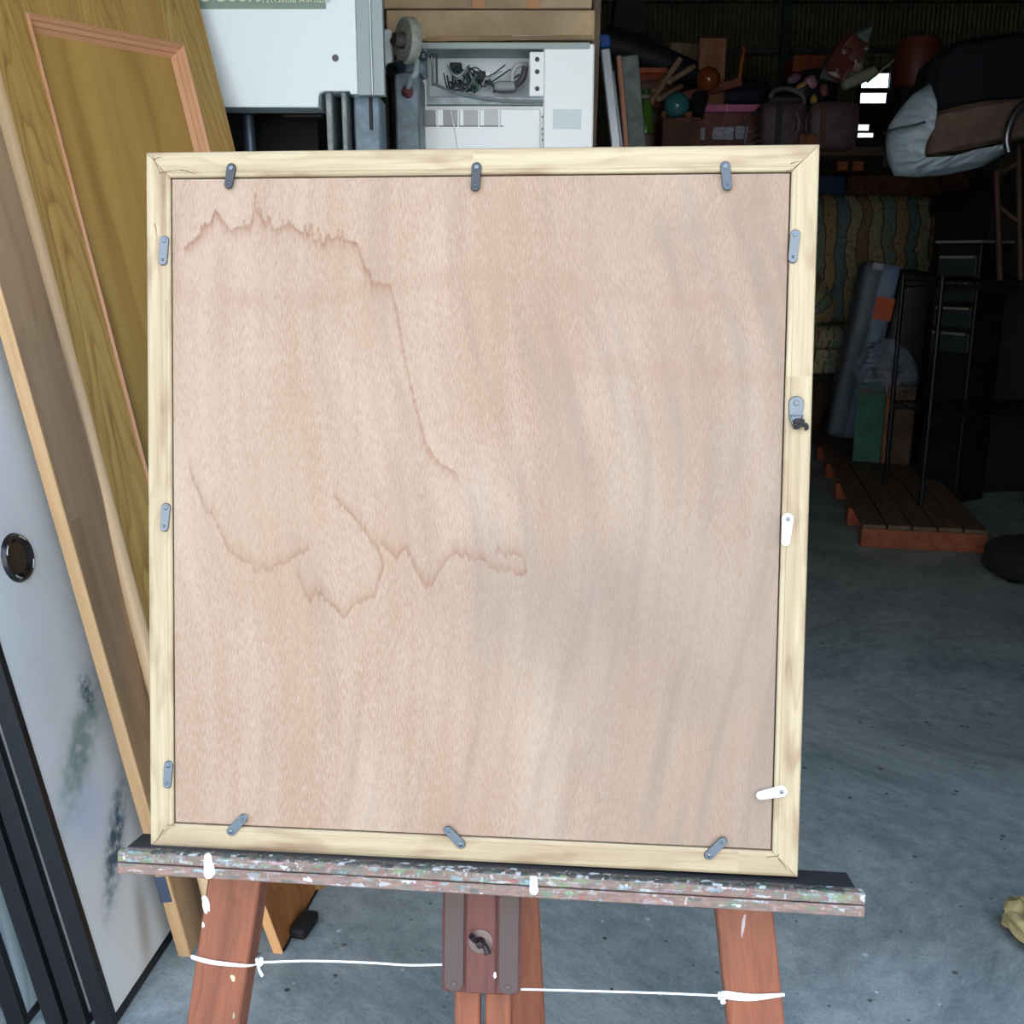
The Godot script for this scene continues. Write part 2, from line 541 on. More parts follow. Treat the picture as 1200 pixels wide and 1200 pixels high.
func stripes_texture() -> ImageTexture:           # woven sofa cloth: wavering stripes of tan, olive and teal with sprigs
	var w := 512
	var n := noise(61, 1.0, 3)
	var b := PackedByteArray()
	b.resize(w * w * 3)
	var tones := [rgb(196, 190, 150), rgb(164, 174, 154), rgb(204, 178, 132), rgb(136, 156, 154), rgb(198, 192, 154), rgb(176, 148, 110)]
	for y in w:
		for x in w:
			var u := float(x) / w * 12.0 + n.get_noise_2d(x * 0.004, y * 0.006) * 0.5
			var k := int(floor(u))
			var f := u - k
			var c: Color = tones[posmod(k, 6)]
			if f < 0.10: c = rgb(112, 84, 62)
			var sprig := n.get_noise_2d(x * 0.06 + k * 40, y * 0.045)
			if sprig > 0.3: c = c.lerp(rgb(82, 96, 98) if k % 2 else rgb(126, 92, 68), 0.5)
			put_at(b, (y * w + x) * 3, c * (0.9 + 0.1 * float((x + y) % 3)))
	return image_from(w, w, b)

# ---------------------------------------------------------------- the scene
func _ready() -> void:
	var cam := Camera3D.new()
	cam.name = "camera"
	cam.fov = FOV
	cam.near = 0.02
	cam.far = 100.0
	cam.position = EYE
	cam.rotation_degrees = Vector3(-PITCH, 0, 0)
	add_child(cam)
	cam.current = true

	var env := Environment.new()
	var sky := Sky.new()
	var sm := ProceduralSkyMaterial.new()
	sm.sky_top_color = Color(0.70, 0.80, 0.95)
	sm.sky_horizon_color = Color(0.90, 0.95, 1.0)
	sm.ground_horizon_color = Color(0.55, 0.56, 0.55)
	sm.ground_bottom_color = Color(0.4, 0.4, 0.4)
	sm.sky_energy_multiplier = 1.0
	sky.sky_material = sm
	env.background_mode = Environment.BG_SKY
	env.sky = sky
	env.ambient_light_source = Environment.AMBIENT_SOURCE_SKY
	env.tonemap_mode = Environment.TONE_MAPPER_LINEAR
	env.tonemap_exposure = 5.7
	env.sdfgi_enabled = true
	env.ssao_enabled = true
	env.ssil_enabled = true
	var we := WorldEnvironment.new()
	we.name = "sky_and_exposure"
	we.environment = env
	add_child(we)

	var sun := DirectionalLight3D.new()            # high, from behind the building: lights the yard outside
	sun.name = "sun"
	sun.light_color = Color(1.0, 0.96, 0.9)
	sun.light_energy = 1.6
	sun.shadow_enabled = true
	sun.rotation_degrees = Vector3(-52, 160, 0)
	add_child(sun)

	var basis := Basis(Vector3.UP, deg_to_rad(-5.08)) * Basis(Vector3.RIGHT, deg_to_rad(-10.77)) * Basis(Vector3.BACK, deg_to_rad(0.17))
	easel_frame = Transform3D(basis, Vector3(-0.04664, 0.4659, -0.90438))
	materials()
	room()
	door_stack()
	easel()
	picture_frame()
	twine()
	machines()
	top_clutter()
	right_side()

func materials() -> void:
	M.pine = mat(Color.WHITE, 0.55, 0, wood(256, 512, 3, rgb(178, 161, 128), rgb(128, 100, 74), 7, 0, 0.3, 1.1, 0.35, 0.9))
	M.edge = mat(Color.WHITE, 0.5, 0, wood(128, 512, 5, rgb(208, 172, 126), rgb(182, 132, 90), 3, 0, 0.3, 0.5, 0.35))
	M.lit_edge = mat(Color.WHITE, 0.5, 0, wood(128, 512, 6, rgb(224, 194, 152), rgb(198, 154, 112), 3, 0, 0.3, 0.5, 0.3))  # edge wood lightened to make up for the dim light on that door
	M.veneer = mat(Color.WHITE, 0.42, 0, wood(512, 1024, 11, rgb(182, 152, 88), rgb(122, 84, 42), 5, 15, 0.35, 1.5, 0.75))
	M.panel = mat(Color.WHITE, 0.42, 0, wood(512, 1024, 12, rgb(176, 144, 80), rgb(130, 94, 46), 3, 0, 0.2, 0.35, 0.5))
	M.moulding = mat(rgb(196, 144, 106), 0.4)
	M.plain_ply = mat(Color.WHITE, 0.6, 0, wood(256, 512, 13, rgb(190, 160, 124), rgb(140, 112, 84), 4, 0, 0.3, 0.8, 0.35))
	M.easel = mat(Color.WHITE, 0.45, 0, wood(256, 512, 15, rgb(138, 80, 52), rgb(92, 48, 31), 5, 0, 0.5, 0.5, 0.5))
	M.red_wood = mat(Color.WHITE, 0.5, 0, wood(256, 256, 16, rgb(106, 59, 50), rgb(68, 37, 32), 5, 0, 0.5, 0.5, 0.5))
	M.black_lacquer = mat(rgb(22, 22, 26), 0.35)
	M.black = mat(rgb(20, 21, 23), 0.6)
	M.steel = mat(rgb(104, 112, 120), 0.26, 0.95)
	M.dark_steel = mat(rgb(80, 88, 98), 0.28, 0.95)
	M.white_plastic = mat(rgb(250, 250, 246), 0.4)
	M.twine = mat(rgb(238, 238, 240), 0.6)
	M.concrete = mat(Color.WHITE, 0.62, 0, concrete_texture(), 0.62)
	M.concrete.uv1_world_triplanar = true
	M.noise_tex = mottle(256, 71, rgb(196, 196, 196), rgb(255, 255, 255), 7.0, 0.2)
	M.wood_tex = wood(256, 256, 17, rgb(255, 250, 240), rgb(170, 150, 130), 6, 0, 0.5, 0.6, 0.5)

func soft(c: Color, rough := 0.75, k := 1.6, metal := 0.0) -> StandardMaterial3D:     # a colour with faint mottling
	return mat(c, rough, metal, M.noise_tex, k)

func timber(c: Color, rough := 0.65, k := 3.0) -> StandardMaterial3D:
	return mat(c, rough, 0, M.wood_tex, k)

# ---------------------------------------------------------------- the garage
func room() -> void:
	var floor_ := struct("floor", cbox(Vector3(14, 0.2, 22), 0.0), M.concrete, Vector3(1.5, -0.1, 2.0), "grey concrete floor with pits and stains")
	floor_.set_meta("kind", "structure")
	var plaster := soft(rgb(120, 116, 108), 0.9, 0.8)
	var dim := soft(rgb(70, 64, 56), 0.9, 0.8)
	struct("wall_left", cbox(Vector3(0.2, 3.2, 7.6), 0.0), plaster, Vector3(-1.13, 1.6, -4.6))
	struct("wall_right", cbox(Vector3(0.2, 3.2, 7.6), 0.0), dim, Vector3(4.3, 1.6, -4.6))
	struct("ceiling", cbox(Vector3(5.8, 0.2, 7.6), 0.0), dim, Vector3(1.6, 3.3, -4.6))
	var front := struct("wall_front", cbox(Vector3(3.2, 3.2, 0.2), 0.0), plaster, Vector3(2.7, 1.6, -0.75))
	front.set_meta("label", "wall beside the open garage entrance")
	struct("trim_1", cbox(Vector3(2.2, 1.25, 0.2), 0.0), plaster, Vector3(0.0, 2.575, -0.75), "lintel above the open garage entrance")
	var across := struct("wall_opposite", cbox(Vector3(34, 7.4, 0.4), 0.0), soft(rgb(190, 192, 194), 0.9, 0.5), Vector3(1.0, 3.7, 7.2), "plain building across the yard, behind the viewer")
	across.set_meta("kind", "structure")
	# back wall of corrugated sheets, each a piece of its own, with an opening for the made-up window
	var steel := soft(rgb(124, 122, 98), 0.6, 1.0)
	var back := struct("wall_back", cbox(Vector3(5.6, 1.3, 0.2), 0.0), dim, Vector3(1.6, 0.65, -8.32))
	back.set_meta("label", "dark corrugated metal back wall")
	var p0 := at(1004, 172, 8.2)
	var p1 := at(1042, 80, 8.2)
	var x := -1.1
	while x < 4.2:
		var xe := minf(x + 0.62, 4.2)
		for part in [[1.15, p0.y], [p0.y, p1.y], [p1.y, 3.2]]:
			for seg in ([[x, xe]] if part[0] != p0.y else [[x, minf(xe, p0.x)], [maxf(x, p1.x), xe]]):
				if seg[1] - seg[0] < 0.03: continue
				var x0: float = seg[0]
				var wd: float = seg[1] - seg[0]
				var nu := int(wd / 0.034 * 6)
				var lo: float = part[0]
				var hi: float = part[1]
				var f := func(u: float, v: float) -> Vector3:
					return Vector3(x0 + u * wd, lerpf(lo, hi, v), -8.2 + 0.008 * sin((x0 + u * wd) * TAU / 0.034) + (0.004 if int(x0 * 10) % 2 else 0.0))
				obj("corrugated_sheet", grid(nu, 1, f), steel, back)
		x += 0.62
	var green := soft(rgb(58, 92, 76), 0.6)
	var post := struct("trim_2", cbox(Vector3(0.055, 3.2, 0.06), 0.004), green, at(921, 20, 8.12) * Vector3(1, 0, 1) + Vector3(0, 1.6, 0), "green steel post on the corrugated wall")
	post.set_meta("kind", "structure")
	struct("trim_3", cbox(Vector3(5.2, 0.05, 0.05), 0.004), soft(rgb(96, 96, 84), 0.6), Vector3(1.6, at(850, 60, 8.15).y, -8.15), "horizontal rail on the corrugated wall")
	struct("trim_4", cbox(Vector3(5.2, 0.06, 0.05), 0.004), soft(rgb(96, 96, 84), 0.6), Vector3(1.6, at(850, -2, 8.15).y, -8.15), "upper rail on the corrugated wall")
	struct("sun_blocker_5", cbox(Vector3(1.6, 0.05, 1.2), 0.0), dim, Vector3((p0.x + p1.x) / 2, 2.78, -8.9), "added sun blocker outside the made-up back window")  # unseen slab added to keep the sun out of the back opening
	# made-up slatted window: its daylight gaps stand in for glossy reflections
	var win := thing("window_1", "made-up slatted opening in the back wall standing in for bright reflections", "window", (p0 + p1) / 2)
	win.set_meta("kind", "structure")
	var w := p1.x - p0.x
	var h := p1.y - p0.y
	var glass := mat(Color(0.9, 0.95, 1.0, 0.12), 0.05)
	glass.transparency = BaseMaterial3D.TRANSPARENCY_ALPHA
	obj("pane", cbox(Vector3(w, h, 0.004), 0.0), glass, win, Transform3D(Basis(), win.position + Vector3(0, 0, -0.02)))
	for r in [[80, 86], [103, 109], [121, 146], [153, 156], [161, 172]]:
		var a := at(1004, r[1], 8.16)
		var b := at(1042, r[0], 8.16)
		obj("slat", cbox(Vector3(b.x - a.x, b.y - a.y, 0.03), 0.004), M.black, win, Transform3D(Basis(), (a + b) / 2))
	for r in [[1018, 146, 1042, 153], [1023, 155, 1042, 162]]:
		var a := at(r[0], r[3], 8.15)
		var b := at(r[2], r[1], 8.15)
		obj("slat", cbox(Vector3(b.x - a.x, b.y - a.y, 0.03), 0.004), M.black, win, Transform3D(Basis(), (a + b) / 2))
	for r in [[1003, 1009], [1036, 1043]]:
		var a := at(r[0], 172, 8.13)
		var b := at(r[1], 80, 8.13)
		obj("frame", cbox(Vector3(b.x - a.x, b.y - a.y, 0.04), 0.004), M.black, win, Transform3D(Basis(), (a + b) / 2))

# ---------------------------------------------------------------- doors leaning on the left wall
func leaning(base: Vector3, phi: float, theta: float) -> Transform3D:      # x along the door (away), y up it, z out of its face
	var u := Vector3(sin(deg_to_rad(phi)), 0, -cos(deg_to_rad(phi)))
	var left := Vector3(u.z, 0, -u.x)
	var w := Vector3.UP * cos(deg_to_rad(theta)) + left * sin(deg_to_rad(theta))
	return Transform3D(Basis(u, w, u.cross(w)), base)

func local_box(parent: Node, called: String, xf: Transform3D, lo: Vector3, hi: Vector3, m: Material, bev := 0.002, uvk := Vector2(1, 1), off := Vector2.ZERO) -> MeshInstance3D:
	return obj(called, cbox(hi - lo, bev, uvk, off), m, parent, xf * Transform3D(Basis(), (lo + hi) / 2))

func door_stack() -> void:
	# the recessed-panel door
	var xf := leaning(on_floor(265, 1118), 35, 16)
	var d := thing("panel_door", "tall olive-brown wooden door with a recessed panel, leaning behind the frame's left side", "door", xf.origin)
	var W := 0.42
	var H := 1.68
	var t := 0.026
	var x0 := 0.076
	var x1 := 0.364
	var y0 := 0.16
	var y1 := 1.460
	var st := begin()
	var uvk := Vector2(1 / 0.16, 1 / 1.7)
	for r in [[0.012, x0, 0.0, H], [x1, W, 0.0, H], [x0, x1, y1, H], [x0, x1, 0.0, y0]]:
		var c := Vector3((r[0] + r[1]) / 2, (r[2] + r[3]) / 2, -0.006)
		add_cbox(st, Transform3D(Basis(), c), Vector3(r[1] - r[0], r[3] - r[2], 0.012), 0.0, uvk, Vector2(c.x, -c.y) * uvk + Vector2(0.22, 1.0))
	obj("door_face", done(st), M.veneer, d, xf)
	local_box(d, "core", xf, Vector3(0.012, 0.001, -t), Vector3(W, H, -0.022), M.plain_ply)
	local_box(d, "stile_core", xf, Vector3(0.012, 0.001, -0.022), Vector3(x0 - 0.002, H, -0.012), M.plain_ply)
	local_box(d, "stile_core", xf, Vector3(x1 + 0.002, 0.001, -0.022), Vector3(W, H, -0.012), M.plain_ply)
	local_box(d, "panel", xf, Vector3(x0, y0, -0.022), Vector3(x1, y1, -0.019), M.panel, 0.0, Vector2(1 / 0.31, 1 / 1.3), Vector2(0.5, 0.5))
	var band := begin()
	var bp0 := PackedVector3Array()
	for i in 2: bp0.append(Vector3(0.008, i * H, -0.0125))
	add_tube(band, bp0, 0.0135, 16)
	obj("edge_band", done(band), M.lit_edge, d, xf)
	# stepped moulding round the panel
	for e in [[x0, y0, x0, y1, 1, 0], [x1, y0, x1, y1, -1, 0], [x0, y1, x1, y1, 0, -1], [x0, y0, x1, y0, 0, 1]]:
		var ms := begin()
		var pr := [[0.0, 0.002], [0.004, 0.0035], [0.0075, -0.001], [0.0085, -0.0045], [0.0135, -0.008], [0.0145, -0.012], [0.020, -0.0185], [0.0, -0.0185], [0.0, 0.002]]
		var mid := Vector3((e[0] + e[2]) / 2.0 + e[4] * 0.006, (e[1] + e[3]) / 2.0 + e[5] * 0.006, -0.012)
		for i in pr.size() - 1:
			var c4: Array[Vector3] = []
			for w in [[0, 0], [1, 0], [1, 1], [0, 1]]:
				var q: Array = pr[i + w[1]]
				var p := Vector3(e[0] if w[0] == 0 else e[2], e[1] if w[0] == 0 else e[3], q[1])
				if e[4] != 0:
					p.x += e[4] * q[0]; p.y += -q[0] if w[0] == 1 else q[0]
				else:
					p.y += e[5] * q[0]; p.x += -q[0] if w[0] == 1 else q[0]
				c4.append(p)
			mid.x = clampf((c4[0].x + c4[1].x) / 2, mid.x, mid.x)
			quad(ms, c4[0], c4[1], c4[2], c4[3], mid)
		obj("moulding", done(ms), M.moulding, d, xf)

	# the plain flush door behind it
	var xb := leaning(on_floor(223, 1121), 5.7, 10.2)
	var pd := thing("plain_door", "plain grey-brown door with a pale front edge, between the panel door and painted screens", "door", xb.origin)
	local_box(pd, "face", xb, Vector3(0.004, 0.0, -0.018), Vector3(0.11, 1.4, 0.0), M.plain_ply, 0.001, Vector2(3, 0.8))
	local_box(pd, "edge_band", xb, Vector3(-0.001, 0.0, -0.019), Vector3(0.004, 1.4, 0.001), M.edge, 0.001, Vector2(8, 1.4), Vector2(0.4, 0.3))
	local_box(pd, "tape", xb, Vector3(-0.003, 0.098, -0.021), Vector3(0.006, 0.142, -0.003), mat(rgb(70, 84, 104), 0.5), 0.001).set_meta("label", "blue-grey tape patch")

	# the low board whose foot shows under the ledge
	var xc := leaning(on_floor(331, 1118), 8.5, 16.3)
	var lb := thing("low_board", "brown board whose foot shows under the ledge, right of the easel's left leg", "board", xc.origin)
	local_box(lb, "face", xc, Vector3(0.003, 0.004, -0.014), Vector3(0.2, 0.4, 0.0), timber(rgb(168, 112, 62)), 0.001)
	local_box(lb, "edge", xc, Vector3(0.0, 0.0, -0.015), Vector3(0.003, 0.4, 0.001), mat(rgb(222, 166, 112), 0.5), 0.001)
	local_box(lb, "bottom_strip", xc, Vector3(0.003, 0.0, -0.014), Vector3(0.2, 0.004, 0.002), M.black, 0.001)
	var bp := on_floor(352, 1092)
	tag(obj("rubber_block", rounded(Vector3(0.026, 0.018, 0.055), 0.004, 4, 0, 0.002), mat(rgb(14, 14, 16), 0.7), null, Transform3D(Basis(Vector3.UP, -0.25), bp + Vector3(0.006, 0.010, -0.005))), "small black rubber block lying on the concrete beside the brown low board", "block")

	# painted sliding screens with black lacquer frames
	var painting := mat(Color.WHITE, 0.8, 0, screen_painting())
	var marble := mat(Color.WHITE, 0.7, 0, wood(256, 512, 44, rgb(196, 210, 212), rgb(110, 136, 140), 3, 5, 0.1, 1.4, 0.6))
	var labels := ["pale painted sliding screen with a round black finger pull, outermost of the stacked screens", "second sliding screen from the right, only its black edge showing behind the painted screen", "third sliding screen from the right, a black edge next to a marbled panel", "pale marbled sliding screen with a black frame in the photo's bottom left corner"]
	var bx := [134.0, 103.0, 75.5, 30.0]
	for k in 4:
		var xs := leaning(on_floor(bx[k], 1206), 5.7, 10.4)
		var s := thing("sliding_screen", labels[k], "screen", xs.origin, "sliding screens leaning on the left wall")
		var th := 0.0265
		var sw := 0.72
		var sh := 1.75
		local_box(s, "paper", xs, Vector3(0.012, 0.012, -th + 0.003), Vector3(sw - 0.012, sh - 0.012, -0.002), marble if k == 3 else painting, 0.0, Vector2(1 / sw, 1 / sh), Vector2(0.5, 0.5))
		for r in [[0.0, 0.0, 0.014, sh], [sw - 0.014, 0.0, sw, sh], [0.014, 0.0, sw - 0.014, 0.014], [0.014, sh - 0.014, sw - 0.014, sh]]:
			local_box(s, "frame_bar", xs, Vector3(r[0], r[1], -th), Vector3(r[2], r[3], 0.0), M.black_lacquer, 0.0012)
		if k == 0:
			var hx := xs * Transform3D(Basis(Vector3.RIGHT, PI / 2), Vector3(0.099, 0.666, -0.003))
			obj("finger_pull", lathe(PackedVector2Array([Vector2(0.0001, 0.0015), Vector2(0.021, 0.0017), Vector2(0.0235, 0.004), Vector2(0.026, 0.0065), Vector2(0.031, 0.0065), Vector2(0.034, 0.001)]), 40), mat(rgb(20, 20, 23), 0.3), s, hx)
			var pull := s.get_node("finger_pull")
			for q in 4:
				var ring := begin()
				var pts := PackedVector3Array()
				for j in 7:
					var a := TAU * (q * 0.25 + 0.06 + 0.012 * j)
					pts.append(Vector3(cos(a) * 0.0285, 0.0066, sin(a) * 0.0285))
				add_tube(ring, pts, 0.0012, 6)
				obj("inlay", done(ring), mat(rgb(210, 206, 200), 0.4, 0.5), pull, hx)
	var np := at(3, 1192, 1.28)
	var plank := thing("brown_plank", "reddish brown plank edge in the photo's bottom left corner", "plank", Vector3(np.x - 0.03, 0, np.z))
	obj("board", cbox(Vector3(0.04, 0.5, 0.02), 0.002), M.red_wood, plank, Transform3D(Basis(Vector3.BACK, 0.18), Vector3(np.x - 0.055, 0.25, np.z + 0.03)))

# ---------------------------------------------------------------- easel
func bar(parent: Node, called: String, a: Vector3, b: Vector3, width: float, thick: float, m: Material, side := Vector3.RIGHT, bev := 0.003, off := Vector2.ZERO) -> MeshInstance3D:
	var y := (b - a).normalized()
	var z := side.cross(y).normalized()
	var x := y.cross(z).normalized()
	return obj(called, cbox(Vector3(width, a.distance_to(b), thick), bev, Vector2(1 / 0.16, 1 / 0.4), off), m, parent, Transform3D(Basis(x, y, z), (a + b) / 2))

func easel() -> void:
	var E := easel_frame
	var side := E.basis.x
	var e := thing("easel", "reddish wooden easel with a paint-spattered ledge carrying the picture frame", "easel", Vector3(0, 0, -1.0))
	# ledge: a front strip of two boards and a black tray behind
	var lx := E * Transform3D(Basis(Vector3.BACK, deg_to_rad(-0.47)), Vector3(0.017, -0.001, 0))
	var front := spattered(1024, 26, 81, rgb(128, 102, 90), 900)
	var front2 := spattered(1024, 26, 82, rgb(140, 108, 94), 420)
	local_box(e, "ledge_strip", lx, Vector3(-0.366, -0.0105, 0.008), Vector3(0.366, 0.001, 0.02), mat(Color.WHITE, 0.6, 0, front), 0.0015, Vector2(1 / 0.733, 1 / 0.012), Vector2(0.5, 0.5))
	local_box(e, "ledge_strip", lx, Vector3(-0.366, -0.0225, 0.006), Vector3(0.366, -0.0118, 0.0195), mat(Color.WHITE, 0.6, 0, front2), 0.0012, Vector2(1 / 0.733, 1 / 0.012), Vector2(0.5, 0.5))
	local_box(e, "ledge_core", lx, Vector3(-0.36, -0.021, -0.024), Vector3(0.36, -0.001, 0.008), M.black, 0.001)
	local_box(e, "ledge_tray", lx, Vector3(-0.362, -0.004, -0.030), Vector3(0.360, 0.0008, 0.007), mat(rgb(38, 38, 40), 0.6), 0.001)
	# paint crust along the front lip
	rng.seed = 5
	var crust := begin()
	var paints := [rgb(56, 64, 58), rgb(42, 46, 44), rgb(78, 80, 72), rgb(44, 50, 46), rgb(150, 154, 152), rgb(60, 76, 62), rgb(84, 68, 60), rgb(50, 52, 50), rgb(66, 62, 56)]
	for k in 900:
		var c: Color = paints[rng.randi() % paints.size()]
		crust.set_color(c.srgb_to_linear())
		var r := rng.randf_range(0.0008, 0.0022)
		var pos := Vector3(rng.randf_range(-0.33, 0.345), 0.001, rng.randf_range(0.009, 0.0185))
		add_lathe(crust, PackedVector2Array([Vector2(r * 1.6, -0.001), Vector2(r * 1.2, r * 0.35), Vector2(r * 0.6, r * 0.6), Vector2(0.0001, r * 0.7)]), 7, Transform3D(Basis().scaled(Vector3(rng.randf_range(0.8, 2.4), 0.8, 1)), pos))
	var cm := mat(Color.WHITE, 0.55)
	cm.vertex_color_use_as_albedo = true
	obj("paint_crust", done(crust), cm, e, lx).set_meta("kind", "stuff")
	# thick white runs of paint down the front
	for q in [[-0.272, 0.0, 0.022, 0.0048], [0.0525, -0.002, 0.017, 0.0042], [-0.27, -0.008, 0.012, 0.005]]:
		obj("paint_run", plate(capsule_outline(q[3] * 0.8, q[3], q[2] - q[3]), 0.0, 0.0012, 0.0006), M.white_plastic, e, lx * Transform3D(Basis(Vector3.BACK, 0.05), Vector3(q[0], q[1], 0.0196)))
	# front legs
	var z := -0.042
	var tops := [[243, 303, 1038, 218, 280, 1200, 0.2], [840, 905, 1066, 853, 920, 1200, 0.7]]
	for l in tops:
		var a := on_easel((l[0] + l[1]) / 2.0, l[2], z + 0.011)
		var b := on_easel((l[3] + l[4]) / 2.0, l[5], z + 0.011)
		var dir := (a - b) / (a.y - b.y)
		var up := b + dir * (0.655 - b.y)
		var y_foot := b.y
		while (E * (b + dir * (y_foot - b.y))).y > 0.004: y_foot -= 0.003
		var foot := b + dir * (y_foot - b.y)
		foot.z = z - 0.007; up.z = z - 0.007
		bar(e, "front_leg", E * foot, E * up, 0.056, 0.036, M.easel, side, 0.002, Vector2(l[6], 0.1))
	# central slats, rear leg, head block
	var yf := -0.2
	while (E * Vector3(0, yf, -0.05)).y > 0.004: yf -= 0.003
	for s in [on_easel(547.5, 1200, -0.045).x, on_easel(583.5, 1200, -0.045).x]:
		bar(e, "mast_slat", E * Vector3(s, yf, -0.05), E * Vector3(s, 0.62, -0.05), 0.0265, 0.016, M.easel, side, 0.002, Vector2(s * 10, 0.6))
	bar(e, "head_block", E * Vector3(-0.2, 0.64, -0.062), E * Vector3(0.27, 0.64, -0.062), 0.04, 0.018, M.easel, E.basis.y)
	var ra := at(611, 1050, 1.13)
	var rb := at(619, 1200, 1.10)
	var rd := (ra - rb).normalized()
	var foot_r := rb - rd * (rb.y / rd.y)
	var top_r := rb + rd * ((1.07 - rb.y) / rd.y)
	bar(e, "rear_leg", foot_r, top_r, 0.043, 0.022, M.easel, Vector3.RIGHT, 0.002, Vector2(0.4, 0.9))
	# sliding clamp under the ledge
	var pz := -0.028
	var c0 := on_easel(564, 1100, pz)
	local_box(e, "slider_block", E, Vector3(c0.x - 0.0405, -0.149, pz - 0.012), Vector3(c0.x + 0.0405, -0.018, pz), M.red_wood, 0.003, Vector2(8, 4))
	local_box(e, "slider_rib", E, Vector3(c0.x - 0.0155, -0.1465, pz), Vector3(c0.x + 0.0155, -0.02, pz + 0.004), M.red_wood, 0.0015, Vector2(8, 4), Vector2(0.3, 0.2))
	for s in [-0.0275, 0.0285]:
		var strap := obj("strap", plate(capsule_outline(0.0098, 0.0098, 0.108), 0.0, 0.0035, 0.001), mat(rgb(86, 70, 65), 0.5, 0.25), e, E * Transform3D(Basis(), Vector3(c0.x + s, -0.0285, pz)))
		obj("rivet", lathe(PackedVector2Array([Vector2(0.0032, 0), Vector2(0.0028, 0.001), Vector2(0.0001, 0.0014)]), 14), mat(rgb(96, 78, 74), 0.5, 0.3), strap, E * Transform3D(Basis(Vector3.RIGHT, PI / 2), Vector3(c0.x + s, -0.138, pz + 0.0035)))
	var bolt := E * Transform3D(Basis(Vector3.RIGHT, PI / 2), Vector3(c0.x, -0.0905, pz + 0.004))
	var washer := obj("washer", lathe(PackedVector2Array([Vector2(0.0125, 0), Vector2(0.0125, 0.0012), Vector2(0.006, 0.0016), Vector2(0.0001, 0.0016)]), 28), mat(rgb(124, 104, 98), 0.45, 0.5), e, bolt)
	var wing := begin()
	add_lathe(wing, PackedVector2Array([Vector2(0.0055, 0), Vector2(0.005, 0.006), Vector2(0.0035, 0.010), Vector2(0.0001, 0.0105)]), 16)
	for s in [-1, 1]:
		add_tube(wing, curve(PackedVector3Array([Vector3(s * 0.002, 0.004, s * 0.001), Vector3(s * 0.006, 0.006, s * 0.004), Vector3(s * 0.0085, 0.009, s * 0.009)]), 4), 0.0028, 8, 0.0034)
	obj("wing_nut", done(wing), mat(rgb(52, 44, 44), 0.4, 0.6), e, bolt)
	# dabs of paint
	for q in [[241, 1060, 9, 20, 0.2], [273, 1146, 5, 9, 0.4], [238, 1084, 3, 7, 0.1], [274, 1190, 3, 7, 0.0]]:
		dab(e, q[0], q[1], q[2], q[3], q[4], -0.0305, rgb(224, 206, 150) if q[1] == 1146 else rgb(150, 150, 116) if q[1] == 1190 else rgb(236, 238, 236))
	dab(e, 871, 1084, 4, 30, -0.12, -0.0305, rgb(176, 160, 160))
	dab(e, 580, 1143, 4, 8, 0.0, pz + 0.0042, rgb(230, 226, 222))

func dab(parent: Node, px: float, py: float, w: float, h: float, turn: float, z: float, c: Color) -> void:
	rng.seed = int(px * 7 + py)
	var o := on_easel(px, py, z)
	var s := on_easel(px + 1, py, z).x - o.x
	var p := PackedVector2Array()
	for k in 14:
		var a := TAU * k / 14
		p.append(Vector2(cos(a) * w * 0.5, sin(a) * h * 0.5) * s * rng.randf_range(0.75, 1.15))
	obj("paint_dab", plate(p, -0.0006, 0.0006, 0.0003), mat(c, 0.5), parent, easel_frame * Transform3D(Basis(Vector3.BACK, turn), o))

func twine() -> void:
	var E := easel_frame
	var t := thing("twine", "white plastic twine tied across the easel legs below the ledge", "twine", Vector3(0, 0.35, -0.95))
	var pt := func(px: float, py: float, z: float) -> Vector3: return E * on_easel(px, py, z)
	obj("strand", tube(curve(PackedVector3Array([pt.call(303, 1128, -0.032), pt.call(360, 1126, -0.036), pt.call(430, 1128, -0.04), pt.call(480, 1131, -0.042), pt.call(530, 1130, -0.0415)]), 6), 0.0013, 6), M.twine, t)
	obj("strand", tube(curve(PackedVector3Array([pt.call(600, 1159, -0.0415), pt.call(680, 1161, -0.04), pt.call(780, 1164, -0.036), pt.call(846, 1167, -0.03)]), 6), 0.0012, 6), M.twine, t)
	var ribbon := func(pts: PackedVector3Array, w: float) -> ArrayMesh:
		var f := func(u: float, v: float) -> Vector3:
			var k := int(u * (pts.size() - 1) - 0.0001)
			var p := pts[k].lerp(pts[k + 1], u * (pts.size() - 1) - k)
			return p + E.basis.y * (v - 0.5) * w * (0.65 + 0.35 * sin(u * 5.0)) + E.basis.z * 0.0012 * sin(v * PI)
		return grid(28, 6, f)
	obj("wrap", ribbon.call(curve(PackedVector3Array([pt.call(225, 1121, -0.034), pt.call(226, 1122, -0.0295), pt.call(250, 1128, -0.0298), pt.call(284, 1131.5, -0.0295), pt.call(297, 1131, -0.034), pt.call(303, 1128, -0.04)]), 5), 0.0052), M.twine, t)
	obj("wrap", ribbon.call(curve(PackedVector3Array([pt.call(849, 1166, -0.034), pt.call(851, 1166, -0.0295), pt.call(880, 1169, -0.0298), pt.call(916, 1166, -0.0295), pt.call(919, 1166, -0.036)]), 5), 0.0085), M.twine, t)
	for k in [[304, 1127], [846, 1167]]:
		var kn := begin()
		var c: Vector3 = pt.call(k[0], k[1], -0.031)
		var loop := PackedVector3Array()
		for i in 22:
			var a := TAU * i / 11
			loop.append(c + E.basis * Vector3(cos(a) * 0.003, sin(a * 1.5) * 0.003, sin(a) * 0.0025))
		add_tube(kn, loop, 0.0014, 6)
		add_tube(kn, curve(PackedVector3Array([c, c + E.basis * Vector3(0.0, -0.006, 0.002), c + E.basis * Vector3(0.003, -0.015 if k[0] == 304 else -0.006, 0.0)]), 5), 0.0012, 6, 0.0018)
		obj("knot", done(kn), M.twine, t)

